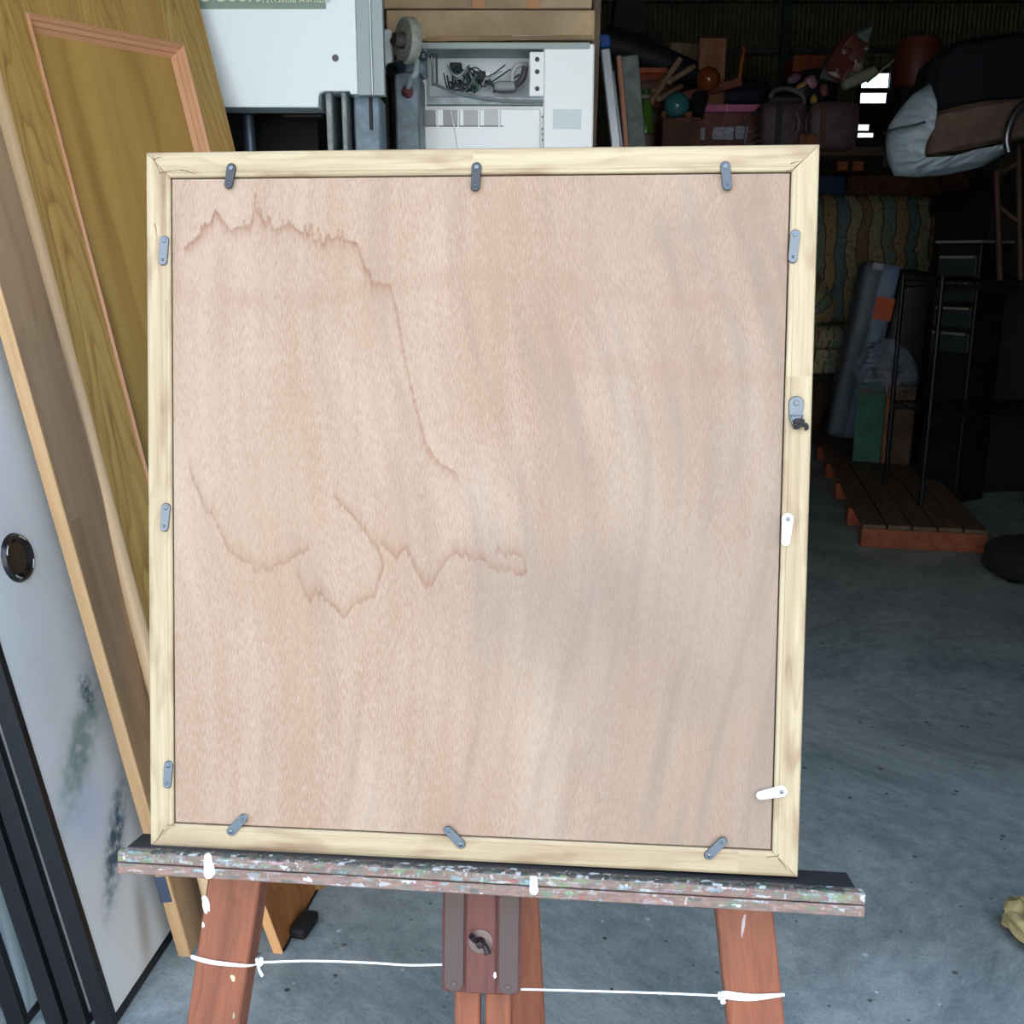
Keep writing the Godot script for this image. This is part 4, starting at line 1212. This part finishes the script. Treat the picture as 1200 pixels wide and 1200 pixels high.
	pbox(pk, "side_tape", 851, 121.5, 853, 131.5, 4.698, 0.004, mat(rgb(206, 140, 160), 0.5), 0.0005)
	var bc := thing("brown_carton", "brown carton wrapped in shiny film, below the pink box", "box", at(858, y0, 4.7))
	pbox(bc, "carton", 820, 131.5, 893, y0, 4.71, 0.22, soft(rgb(132, 84, 78), 0.8), 0.003)
	var film := mat(rgb(176, 176, 182), 0.12)
	var fn := noise(91, 1.0, 3)
	for q in [[818, 150, 826, 164], [834, 149, 860, 164], [861, 148, 876, 163]]:
		var a := at(q[0], q[3], 4.69)
		var b := at(q[2], q[1], 4.69)
		var f := func(u: float, v: float) -> Vector3:
			return Vector3(lerpf(a.x, b.x, u), lerpf(a.y, b.y, v), -4.685 + 0.012 * fn.get_noise_2d(u * 7 + q[0], v * 5) * 2)
		obj("film", grid(16, 12, f), film, bc)
	var loop := thing("wire_basket", "curved wire basket in front of the brown carton", "basket", at(882, y0, 4.55))
	obj("hoop", tube(curve(PackedVector3Array([at(873, 172, 4.55), at(874, 150, 4.55), at(880, 135, 4.55), at(893, 130, 4.55)]), 6), 0.0035, 8), M.steel, loop)
	for y in [156, 164, 171]:
		obj("wire", rod(0.0022, at(873.5, y, 4.55), at(892, y - 7, 4.52), 6), mat(rgb(150, 130, 112), 0.4, 0.5), loop)
	# two brown cases
	var leather := soft(rgb(92, 74, 70), 0.6, 3)
	var c1 := thing("brown_case", "brown upright bag with a dark strap and arched handle, left of the pair", "bag", at(914, y0, 4.6))
	obj("case_body", rounded(Vector3(0.19, at(914, 122, 4.6).y - at(914, y0, 4.6).y, 0.16), 0.025, 6, 0.006), leather, c1, Transform3D(Basis(), (at(914, 122, 4.6) + at(914, y0, 4.6)) / 2))
	pbox(c1, "strap", 911, 121, 914.5, y0, 4.51, 0.006, M.black, 0.001)
	pbox(c1, "top_flap", 900, 112, 940, 122, 4.58, 0.14, soft(rgb(58, 48, 48), 0.6), 0.008)
	obj("handle", tube(curve(PackedVector3Array([at(902, 114, 4.55), at(908, 106, 4.55), at(924, 104, 4.55), at(940, 112, 4.55), at(942, 122, 4.55)]), 5), 0.010, 8), soft(rgb(104, 92, 90), 0.6), c1)
	obj("side_handle", tube(curve(PackedVector3Array([at(932, 131, 4.5), at(936, 140, 4.48), at(935, 152, 4.48), at(930, 159, 4.5)]), 5), 0.006, 8), soft(rgb(116, 106, 104), 0.6), c1)
	var c2 := thing("brown_case", "brown upright bag with a thin dark strap, right of the pair above the frame corner", "bag", at(972, y0, 4.6))
	obj("case_body", rounded(Vector3(0.21, at(972, 125, 4.6).y - at(972, 180, 4.6).y, 0.16), 0.03, 6, 0.006), leather, c2, Transform3D(Basis(), (at(972, 125, 4.6) + at(972, y0, 4.6)) / 2 + Vector3(0, 0.0, 0)))
	pbox(c2, "strap", 963, 125, 965.5, y0, 4.505, 0.006, mat(rgb(84, 40, 40), 0.6), 0.001)
	obj("side_handle", tube(curve(PackedVector3Array([at(951, 132, 4.52), at(946, 138, 4.5), at(945, 150, 4.5), at(947, 158, 4.52)]), 5), 0.006, 8), soft(rgb(100, 88, 86), 0.6), c2)
	pbox(self, "wood_block", 937, 157, 957, 173, 4.5, 0.06, timber(rgb(124, 70, 44)), 0.003)
	tag(get_node("wood_block"), "small brown wooden block between the two brown bags", "block")
	# toys and bits heaped behind the bags
	var heap := [
		[930, 92, 0.05, 0.028, rgb(120, 90, 112), "mauve plastic bit on the left of the small toy heap"], [939, 101, 0.042, 0.026, rgb(186, 140, 84), "tan plastic bit in the middle of the small toy heap"],
		[950, 97, 0.045, 0.05, rgb(160, 116, 120), "pinkish patterned bit on the right of the small toy heap"], [953, 116, 0.028, 0.04, rgb(176, 150, 60), "yellow plastic bit hanging below the small toy heap"],
		[965, 106, 0.03, 0.05, rgb(120, 66, 66), "dull red bit beside the small toy heap"], [944, 108, 0.06, 0.06, rgb(28, 28, 32), "black bit under the small toy heap"]]
	for q in heap:
		tag(obj("toy_piece", rounded(Vector3(q[2], q[3], 0.04), 0.011, 5, 0.003, 0.006, int(q[0])), mat(q[4], 0.4), null, Transform3D(Basis(Vector3.BACK, 0.4), at(q[0], q[1], 4.72))), q[5], "toy", "small toys heaped above the brown bags")
	tag(obj("heap_bag", rounded(Vector3(0.16, 0.2, 0.14), 0.05, 6, 0.01, 0.02, 3), soft(rgb(30, 26, 30), 0.7), null, Transform3D(Basis(), at(950, 112, 4.88))), "black bag behind the small toy heap", "bag")
	var oc := thing("orange_crate", "orange wooden box behind the toy heap, below the green post", "box", at(948, 80, 5.4))
	pbox(oc, "front", 930, 64, 973, 84, 5.4, 0.2, timber(rgb(150, 74, 36)), 0.004)
	pbox(oc, "base", 928, 84, 975, y0 + 18, 5.42, 0.2, timber(rgb(74, 42, 30)), 0.004)
	# clear bag with red things, standing crooked
	var bag := thing("clear_bag", "pointed clear plastic bag with red contents, in front of the corrugated wall", "bag", at(990, 92, 4.75))
	var bp := PackedVector2Array()
	var bo := at(992, 62, 4.75)
	for q in [[1027, 26], [1019, 60], [1013, 88], [990, 98], [974, 94], [962, 90], [972, 66], [996, 42], [1010, 33]]:
		var p := at(q[0], q[1], 4.75)
		bp.append(Vector2(p.x - bo.x, p.y - bo.y))
	obj("bag_skin", plate(bp, -0.05, 0.0, 0.02), mat(rgb(104, 112, 106), 0.2), bag, Transform3D(Basis(), bo))
	var k2 := 0
	for q in [[986, 72, 0.10, 0.12, rgb(98, 44, 38)], [1000, 58, 0.10, 0.10, rgb(104, 62, 50)], [979, 86, 0.08, 0.05, rgb(104, 62, 52)], [1008, 64, 0.018, 0.08, rgb(176, 174, 164)], [1004, 80, 0.04, 0.035, rgb(150, 120, 108)], [992, 86, 0.014, 0.07, rgb(160, 116, 100)]]:
		k2 += 1
		obj("content", rounded(Vector3(q[2], q[3], 0.03), 0.008, 7, 0, 0.018, k2), mat(q[4], 0.35), bag, Transform3D(Basis(Vector3.BACK, -0.5), at(q[0], q[1], 4.745)))
	tag(obj("pale_pillow", rounded(Vector3(0.16, 0.05, 0.06), 0.022, 6), mat(rgb(136, 140, 122), 0.5), null, Transform3D(Basis(Vector3.BACK, 0.42), at(1007, 92, 4.72))), "pale grey-green padded roll under the clear bag", "pillow")
	tag(obj("thin_cane", rod(0.004, at(1016, 97, 4.66), at(1048, 70, 4.66), 8), mat(rgb(150, 146, 120), 0.5), null), "thin pale cane sticking up right of the pale roll", "cane")
	# round red-brown drum
	var ra := at(1073, 105, 5.0)
	var rh := at(1073, 42, 5.0).y - ra.y
	var lan := thing("red_drum", "rounded red-brown drum with a small knob, left of the black chair back", "drum", ra)
	obj("drum_body", lathe(PackedVector2Array([Vector2(0.0001, 0), Vector2(0.09, 0.0), Vector2(0.105, rh * 0.2), Vector2(0.107, rh * 0.7), Vector2(0.09, rh * 0.93), Vector2(0.03, rh * 0.99), Vector2(0.0001, rh)]), 28), soft(rgb(116, 54, 36), 0.5, 4), lan, Transform3D(Basis(), ra))
	obj("knob", ball(0.012), M.black, lan, Transform3D(Basis(), ra + Vector3(0, rh + 0.005, 0)))
	obj("stand", cbox(Vector3(0.2, 0.3, 0.2), 0.005), soft(rgb(40, 30, 26), 0.8), lan, Transform3D(Basis(), ra + Vector3(0, -0.15, 0)))
	# two orange legs under the dark boards
	var st := thing("low_stand", "dark low stand with two orange wooden legs above the frame's right corner", "stand", at(998, 195, 4.9))
	for x in [988, 1006]:
		pbox(st, "leg", x - 5, 172, x + 6, 200, 4.85, 0.05, timber(rgb(150, 80, 44)), 0.003)
	pbox(st, "board", 962, 163, 1036, 174, 4.84, 0.3, soft(rgb(30, 26, 26), 0.7), 0.004)

# ---------------------------------------------------------------- right side
func right_side() -> void:
	# sofa on a raised base
	var d := 6.2
	var cloth := mat(Color.WHITE, 0.95, 0, stripes_texture())
	var b0 := at(1000, 438, d)
	var top := at(1000, 230, d + 0.5)
	var xr := at(1122, 330, d + 0.3).x
	var xl := at(770, 330, d).x
	var s := thing("sofa", "old sofa in striped olive and tan cloth, right of the frame", "sofa", Vector3((xl + xr) / 2, b0.y, -d - 0.4))
	var wd := xr - xl
	var seat_y := at(970, 382, d + 0.1).y
	obj("backrest", rounded(Vector3(wd, top.y - b0.y, 0.26), 0.09, 10, 0.02, 0.0, 1, Vector2(1.1, 1.1)), cloth, s, Transform3D(Basis(Vector3.RIGHT, -0.08), Vector3((xl + xr) / 2, (top.y + b0.y) / 2, -d - 0.62)))
	obj("seat", rounded(Vector3(wd * 0.96, seat_y - b0.y - 0.14, 0.62), 0.06, 8, 0.01, 0.0, 1, Vector2(1.1, 1.1)), cloth, s, Transform3D(Basis(), Vector3((xl + xr) / 2, (seat_y + b0.y + 0.14) / 2, -d - 0.25)))
	obj("skirt", cbox(Vector3(wd * 0.95, 0.16, 0.56), 0.01, Vector2(1.1, 1.1)), cloth, s, Transform3D(Basis(), Vector3((xl + xr) / 2, b0.y + 0.08, -d - 0.27)))
	for x in [xr - 0.09, xl + 0.09]:
		obj("armrest", rounded(Vector3(0.2, seat_y - b0.y + 0.1, 0.62), 0.08, 8, 0.01, 0.0, 1, Vector2(1.1, 1.1)), cloth, s, Transform3D(Basis(), Vector3(x, (seat_y + 0.1 + b0.y) / 2, -d - 0.25)))
	tag(obj("cushion", rounded(Vector3(0.42, 0.3, 0.16), 0.07, 10, 0.03, 0.0, 1, Vector2(1.4, 1.4)), cloth, null, Transform3D(Basis(Vector3.BACK, -0.9) * Basis(Vector3.RIGHT, -0.3), Vector3(at(955, 350, d).x, seat_y + 0.16, -d - 0.3))), "striped cushion lying on the sofa seat by the frame's edge", "cushion")
	var pb := thing("sofa_platform", "dark wooden platform raising the striped sofa", "platform", Vector3((xl + xr) / 2, 0, -d - 0.3))
	obj("platform_top", cbox(Vector3(wd + 0.1, 0.04, 0.9), 0.004), timber(rgb(60, 50, 42)), pb, Transform3D(Basis(), Vector3((xl + xr) / 2, b0.y - 0.022, -d - 0.4)))
	obj("front_panel", cbox(Vector3(wd + 0.1, b0.y - 0.044, 0.03), 0.004), timber(rgb(74, 58, 48)), pb, Transform3D(Basis(), Vector3((xl + xr) / 2, (b0.y - 0.044) / 2, -d + 0.02)))
	for x in [xl + 0.1, (xl + xr) / 2, xr - 0.1]:
		obj("support", cbox(Vector3(0.1, b0.y - 0.042, 0.8), 0.004), timber(rgb(48, 40, 36)), pb, Transform3D(Basis(), Vector3(x, (b0.y - 0.042) / 2, -d - 0.4)))
	# parcels lying along the sofa's top
	var ledge_y := at(1000, 240, 7.05).y
	var sh := thing("back_shelf", "dark shelf behind the sofa carrying a carton and a shiny parcel", "shelf", Vector3(2.6, 0, -7.3))
	obj("shelf_board", cbox(Vector3(1.5, 0.03, 0.44), 0.003), M.black, sh, Transform3D(Basis(), Vector3(2.6, ledge_y - 0.017, -7.26)))
	for x in [1.88, 3.32]:
		obj("side_panel", cbox(Vector3(0.03, ledge_y - 0.033, 0.4), 0.003), M.black, sh, Transform3D(Basis(), Vector3(x, (ledge_y - 0.033) / 2, -7.26)))
	var cb := thing("long_carton", "long reddish brown carton lying on the shelf above the sofa", "box", at(1060, 240, 7.05))
	pbox(cb, "carton", 994, 201, 1133, 239.5, 7.05, 0.35, soft(rgb(168, 116, 94), 0.85, 2), 0.004)
	pbox(cb, "flap", 968, 194, 1036, 201, 7.04, 0.3, soft(rgb(96, 70, 58), 0.85), 0.003)
	var pa := at(940, 239, 7.0)
	var pb2 := at(994, 203, 7.0)
	tag(obj("shiny_parcel", rounded(Vector3(pb2.x - pa.x, pb2.y - pa.y, 0.3), 0.03, 14, 0.02, 0.02, 12), mat(rgb(110, 136, 178), 0.15, 0.2), null, Transform3D(Basis(), (pa + pb2) / 2 + Vector3(0, 0, -0.16))), "shiny dark blue plastic-wrapped parcel beside the frame's upper right edge", "parcel")

	# pallet-like platform on the floor
	var pf := on_floor(1008, 641)
	var ang := deg_to_rad(11.3)
	var dirv := Vector3(sin(ang), 0, -cos(ang))
	var rightv := Vector3(cos(ang), 0, sin(ang))
	var px := Transform3D(Basis(rightv, Vector3.UP, -dirv), pf)
	var pal := thing("pallet", "low wooden pallet on the concrete with a reddish front beam", "pallet", pf)
	var pw := 0.44
	var grey_wood := timber(rgb(104, 88, 76), 0.8)
	for k in 5:
		local_box(pal, "deck_board", px, Vector3(k * pw / 5 + 0.003, 0.072, -2.1), Vector3((k + 1) * pw / 5 - 0.004, 0.088 + 0.002 * (k % 2), 0.004), grey_wood, 0.002)
	local_box(pal, "front_beam", px, Vector3(0.0, 0.0, -0.05), Vector3(pw, 0.072, 0.0), mat(Color.WHITE, 0.7, 0, wood(256, 64, 19, rgb(150, 84, 52), rgb(86, 38, 22), 3, 6, 0.3, 2.0, 0.8)), 0.003, Vector2(2.2, 12), Vector2(0.2, 0.5))
	for k in 4:
		local_box(pal, "joist", px, Vector3(-0.012, 0.0, -0.40 - k * 0.46), Vector3(pw, 0.072, -0.32 - k * 0.46), timber(rgb(170, 92, 58)), 0.003)

	# hard case leaning
	var cd := 5.5
	var shell := mat(rgb(104, 112, 122), 0.45)
	var rim := mat(rgb(128, 150, 178), 0.45)
	var ht := at(1018, 296, cd)
	var hb := at(971, 508, cd)
	var tilt := -atan2(ht.x - hb.x, ht.y - hb.y)
	var len := ht.distance_to(hb)
	var hc := thing("hard_case", "grey-blue hard case with an orange label, standing tilted on the pallet", "case", hb)
	var bx := Transform3D(Basis(Vector3.BACK, tilt) * Basis(Vector3.UP, -0.2), Vector3(hb.x, 0.10, hb.z - 0.05))
	len -= 0.02
	obj("shell", rounded(Vector3(0.12, len, 0.30), 0.035, 8), shell, hc, bx * Transform3D(Basis(), Vector3(0.06, len / 2, -0.1)))
	obj("rim", rounded(Vector3(0.105, len * 0.985, 0.31), 0.025, 8), rim, hc, bx * Transform3D(Basis(), Vector3(0.135, len / 2, -0.1)))
	obj("back_shell", rounded(Vector3(0.30, len * 0.97, 0.30), 0.03, 8), soft(rgb(20, 22, 26), 0.5), hc, bx * Transform3D(Basis(), Vector3(0.335, len / 2, -0.1)))
	local_box(hc, "label_patch", bx, Vector3(0.095, len * 0.69, 0.054), Vector3(0.19, len * 0.815, 0.0585), mat(rgb(226, 92, 34), 0.5), 0.001)
	local_box(hc, "latch", bx, Vector3(0.10, len * 0.26, 0.054), Vector3(0.155, len * 0.64, 0.062), mat(rgb(136, 158, 186), 0.45), 0.003)
	local_box(hc, "latch", bx, Vector3(0.10, len * 0.04, 0.054), Vector3(0.15, len * 0.2, 0.062), mat(rgb(136, 158, 186), 0.45), 0.003)
	local_box(hc, "corner_plate", bx, Vector3(0.04, len - 0.045, 0.02), Vector3(0.10, len - 0.005, 0.054), mat(rgb(190, 196, 204), 0.4), 0.006)

	# green and brown carton in front of the case, with a plastic bag on it
	var gd := 4.85
	var gf := on_floor(1000, 533, 0.09)
	var gb := thing("green_carton", "dark green and brown carton standing on the pallet", "box", gf)
	var ga := at(998, 540, gd)
	var gtop := at(998, 450, gd).y
	var gx := Transform3D(Basis(Vector3.UP, -0.45), Vector3(ga.x, 0.092, -gd))
	var gh := gtop - 0.092
	local_box(gb, "green_side", gx, Vector3(0.0, 0.0, -0.24), Vector3(0.13, gh, 0.0), soft(rgb(40, 104, 84), 0.6), 0.003)
	local_box(gb, "brown_side", gx, Vector3(0.131, 0.0, -0.24), Vector3(0.17, gh + 0.02, 0.004), soft(rgb(150, 96, 66), 0.8), 0.003)
	local_box(gb, "printed_side", gx, Vector3(0.171, 0.0, -0.24), Vector3(0.26, gh, -0.01), soft(rgb(92, 72, 56), 0.8), 0.003)
	local_box(gb, "ornament_band", gx, Vector3(0.005, gh - 0.045, -0.001), Vector3(0.128, gh - 0.02, 0.003), soft(rgb(70, 84, 62), 0.6), 0.002)
	var film := mat(Color(0.72, 0.78, 0.86, 0.22), 0.1)
	film.transparency = BaseMaterial3D.TRANSPARENCY_ALPHA
	var fn := noise(101, 1.0, 4)
	var bc := Vector3(ga.x + 0.13, gtop + 0.06, -gd - 0.02)
	var f := func(u: float, v: float) -> Vector3:
		var a := u * TAU
		var r := 0.135 * pow(sin(clampf(v * 0.93 + 0.07, 0, 1) * PI * 0.72), 0.8) * (1 + 0.5 * fn.get_noise_2d(cos(a) * 2, sin(a) * 2 + v * 3))
		return bc + Vector3(cos(a) * r, 0.15 - v * 0.24 + 0.03 * fn.get_noise_2d(u * 9, v * 9), sin(a) * r * 0.8)
	tag(obj("plastic_bag", grid(40, 24, f), film, null), "crumpled clear plastic bag on top of the green carton", "bag")
	tag(obj("dark_pot", lathe(PackedVector2Array([Vector2(0.0001, 0), Vector2(0.05, 0.0), Vector2(0.075, 0.04), Vector2(0.07, 0.05), Vector2(0.0001, 0.048)]), 24), mat(rgb(60, 44, 34), 0.5), null, Transform3D(Basis(), Vector3(ga.x + 0.15, gtop + 0.024, -gd - 0.06))), "dark bowl inside the crumpled plastic bag", "bowl")

	# wire rack
	var rd := 3.95
	var black_wire := mat(rgb(30, 33, 38), 0.4, 0.5)
	var rk := thing("wire_rack", "black wire shelving rack standing on the pallet at the right", "rack", at(1120, 600, rd))
	var xa := at(1078, 600, rd).x
	var xb := xa + 0.62
	var y_top := at(1078, 330, rd).y
	var y_mid := at(1078, 487, rd).y
	for x in [xa, xb]:
		for z in [0.0, 0.4]:
			var foot := 0.092 if x == xa else 0.002
			obj("post", rod(0.0095, Vector3(x, foot, -rd - z), Vector3(x, y_top + 0.02, -rd - z), 10), black_wire, rk)
	for y in [y_top, y_mid]:
		var ws := begin()
		for z in [0.0, 0.4]:
			add_tube(ws, PackedVector3Array([Vector3(xa, y, -rd - z), Vector3(xb, y, -rd - z)]), 0.004, 6)
			add_tube(ws, PackedVector3Array([Vector3(xa, y - 0.03, -rd - z), Vector3(xb, y - 0.03, -rd - z)]), 0.004, 6)
			var zig := PackedVector3Array()
			for k in 25:
				zig.append(Vector3(lerpf(xa, xb, k / 24.0), y - 0.03 * (k % 2), -rd - z))
			add_tube(ws, zig, 0.0025, 5)
		for k in 2:
			var x := xa if k == 0 else xb
			add_tube(ws, PackedVector3Array([Vector3(x, y, -rd), Vector3(x, y, -rd - 0.4)]), 0.004, 6)
		for k in 22:
			var x := lerpf(xa, xb, (k + 0.5) / 22.0)
			add_tube(ws, PackedVector3Array([Vector3(x, y + 0.003, -rd), Vector3(x, y + 0.003, -rd - 0.4)]), 0.002, 5)
		obj("wire_shelf", done(ws), black_wire, rk).set_meta("kind", "stuff")
	# stack of dark drawers in the rack, with a pale-topped box
	var dt := thing("drawer_tower", "dark drawer tower with pale shiny drawer lips behind the wire rack", "drawers", at(1140, 420, 4.15))
	var q0 := at(1122, 388, 4.15)
	var q1 := at(1192, 284, 4.15)
	var ty := Transform3D(Basis(Vector3.UP, 0.55), Vector3(q0.x + 0.15, 0, -4.35))
	local_box(dt, "body", ty, Vector3(0.0, 0.0, -0.2), Vector3(0.2, q1.y, 0.0), mat(rgb(18, 19, 20), 0.5), 0.004)
	for k in 4:
		var yy := q1.y - 0.05 - k * 0.105
		local_box(dt, "drawer", ty, Vector3(-0.012, yy - 0.085, -0.19), Vector3(0.0, yy, -0.01), mat(rgb(52, 58, 58), 0.2), 0.004)
		local_box(dt, "drawer_lip", ty, Vector3(-0.026, yy - 0.012, -0.18), Vector3(-0.012, yy, -0.02), mat(rgb(150, 148, 132), 0.25, 0.3), 0.003)
	local_box(dt, "lid", ty, Vector3(-0.02, q1.y, -0.21), Vector3(0.21, q1.y + 0.012, 0.01), mat(rgb(120, 124, 124), 0.5), 0.003)
	# large black cabinet and boxes on the rack, the chair above
	var kd := 4.6
	var kb := thing("dark_cupboard", "tall near-black cupboard at the photo's right edge under the wrapped chair", "cupboard", at(1170, 600, kd) * Vector3(1, 0, 1))
	var ky := at(1150, 205, 4.0).y
	var kx := at(1142, 400, kd).x
	obj("carcass", cbox(Vector3(1.1, ky - 0.1, 0.6), 0.004), soft(rgb(34, 26, 22), 0.7), kb, Transform3D(Basis(), Vector3(kx + 0.56, (ky - 0.1) / 2, -kd - 0.3)))
	for k in 2:
		obj("door", cbox(Vector3(0.52, ky - 0.16, 0.02), 0.004), soft(rgb(38, 28, 24), 0.6), kb, Transform3D(Basis(), Vector3(kx + 0.29 + k * 0.54, (ky - 0.1) / 2, -kd + 0.012)))
	obj("cornice", cbox(Vector3(1.16, 0.1, 1.24), 0.006), soft(rgb(36, 27, 23), 0.7), kb, Transform3D(Basis(), Vector3(kx + 0.56, ky - 0.05, -kd + 0.02)))
	# brown chair frame at the edge
	var lc := thing("bentwood_chair", "brown wooden chair frame with a curved metal hoop at the photo's right edge", "chair", at(1180, 330, 3.6) * Vector3(1, 0, 1))
	var brown := timber(rgb(74, 46, 36))
	obj("post", rod(0.012, at(1172, 330, 4.0), at(1168, 200, 4.0), 10), brown, lc)
	obj("post", rod(0.012, at(1196, 334, 3.98), at(1194, 170, 3.98), 10), brown, lc)
	obj("rail", rod(0.010, at(1169, 240, 4.0), at(1196, 262, 3.98), 10), brown, lc)
	obj("rail", rod(0.010, at(1168, 205, 4.0), at(1194, 190, 3.98), 10), brown, lc)
	obj("hoop", tube(curve(PackedVector3Array([at(1182, 178, 3.55), at(1180, 160, 3.55), at(1187, 138, 3.55), at(1200, 122, 3.55), at(1216, 116, 3.55)]), 6), 0.013, 10), mat(rgb(120, 120, 124), 0.3, 0.9), lc)
	# office chair wrapped in white sheet, lying high on the right
	var wd2 := 3.75
	var wc := thing("wrapped_chair", "black-backed tan chair lying in a white plastic cover, upper right", "chair", at(1120, 205, wd2))
	var bo := at(1150, 90, wd2)
	var poly := PackedVector2Array()
	for q in [[1084, 140], [1090, 90], [1100, 62], [1120, 46], [1150, 38], [1215, 30], [1250, 70], [1250, 118], [1170, 124], [1120, 130]]:
		var p := at(q[0], q[1], wd2)
		poly.append(Vector2(p.x - bo.x, p.y - bo.y))
	obj("chair_back", plate(poly, -0.16, 0.0, 0.03), soft(rgb(18, 20, 28), 0.5), wc, Transform3D(Basis(Vector3.RIGHT, -0.15), bo))
	var so := at(1135, 150, wd2)
	var seat := PackedVector2Array()
	for q in [[1083, 184], [1087, 138], [1097, 131], [1130, 122], [1160, 117], [1210, 113], [1210, 160], [1180, 165], [1130, 176], [1100, 182]]:
		var p := at(q[0], q[1], wd2 - 0.1)
		seat.append(Vector2(p.x - so.x, p.y - so.y))
	obj("seat", plate(seat, -0.3, 0.1, 0.02), soft(rgb(116, 92, 78), 0.7), wc, Transform3D(Basis(), so))
	var cov := noise(111, 1.0, 3)
	var white := mat(rgb(168, 184, 190), 0.35)
	var edge := [[1090, 97, 1098, 120], [1070, 110, 1098, 132], [1054, 128, 1095, 150], [1040, 150, 1085, 168], [1038, 170, 1083, 182], [1040, 190, 1086, 184], [1048, 206, 1100, 184], [1075, 208, 1120, 182], [1110, 205, 1145, 175], [1150, 196, 1165, 171], [1182, 177, 1182, 168]]
	var g := func(u: float, v: float) -> Vector3:
		var t := u * (edge.size() - 1)
		var k := mini(int(t), edge.size() - 2)
		var fr := t - k
		var ox := lerpf(edge[k][0], edge[k + 1][0], fr); var oy := lerpf(edge[k][1], edge[k + 1][1], fr)
		var ix := lerpf(edge[k][2], edge[k + 1][2], fr); var iy := lerpf(edge[k][3], edge[k + 1][3], fr)
		var w := v * 2.0
		if w <= 1.0:                                     # front side, from the inner rim out to the fold
			return at(lerpf(ix, ox, w), lerpf(iy, oy, w), wd2 - 0.14 + 0.10 * w * w + 0.02 * cov.get_noise_2d(u * 14, w * 3))
		return at(lerpf(ox, ix, w - 1), lerpf(oy, iy, w - 1), wd2 - 0.04 + 0.25 * (w - 1) + 0.02 * cov.get_noise_2d(u * 14, 3 - w))
	obj("cover", grid(60, 16, g), white, wc)
	obj("cover_tie", tube(curve(PackedVector3Array([at(1036, 156, wd2 - 0.1), at(1050, 151, wd2 - 0.16), at(1070, 147, wd2 - 0.18), at(1084, 143, wd2 - 0.16)]), 5), 0.004, 6), mat(rgb(70, 74, 80), 0.5), wc)
	# crumpled paper at the frame's right border
	var rp := on_floor(1197, 1112)
	var cp := rounded(Vector3(0.09, 0.055, 0.08), 0.02, 22, 0.0, 0.045, 21)
	tag(obj("crumpled_paper", cp, mat(rgb(158, 144, 100), 0.8), null, Transform3D(Basis(Vector3.UP, 0.4), rp + Vector3(0.035, 0.034, -0.02))), "ragged pale yellow scrap lying on the floor at the photo's right edge", "scrap")
	tag(obj("dark_sack", rounded(Vector3(0.24, 0.12, 0.25), 0.05, 8, 0.01, 0.03, 14), soft(rgb(24, 22, 21), 0.9), null, Transform3D(Basis(Vector3.UP, 0.3), on_floor(1200, 690) + Vector3(0.07, 0.066, -0.1))), "dark brown sack on the floor at the photo's right edge, below the rack", "sack")
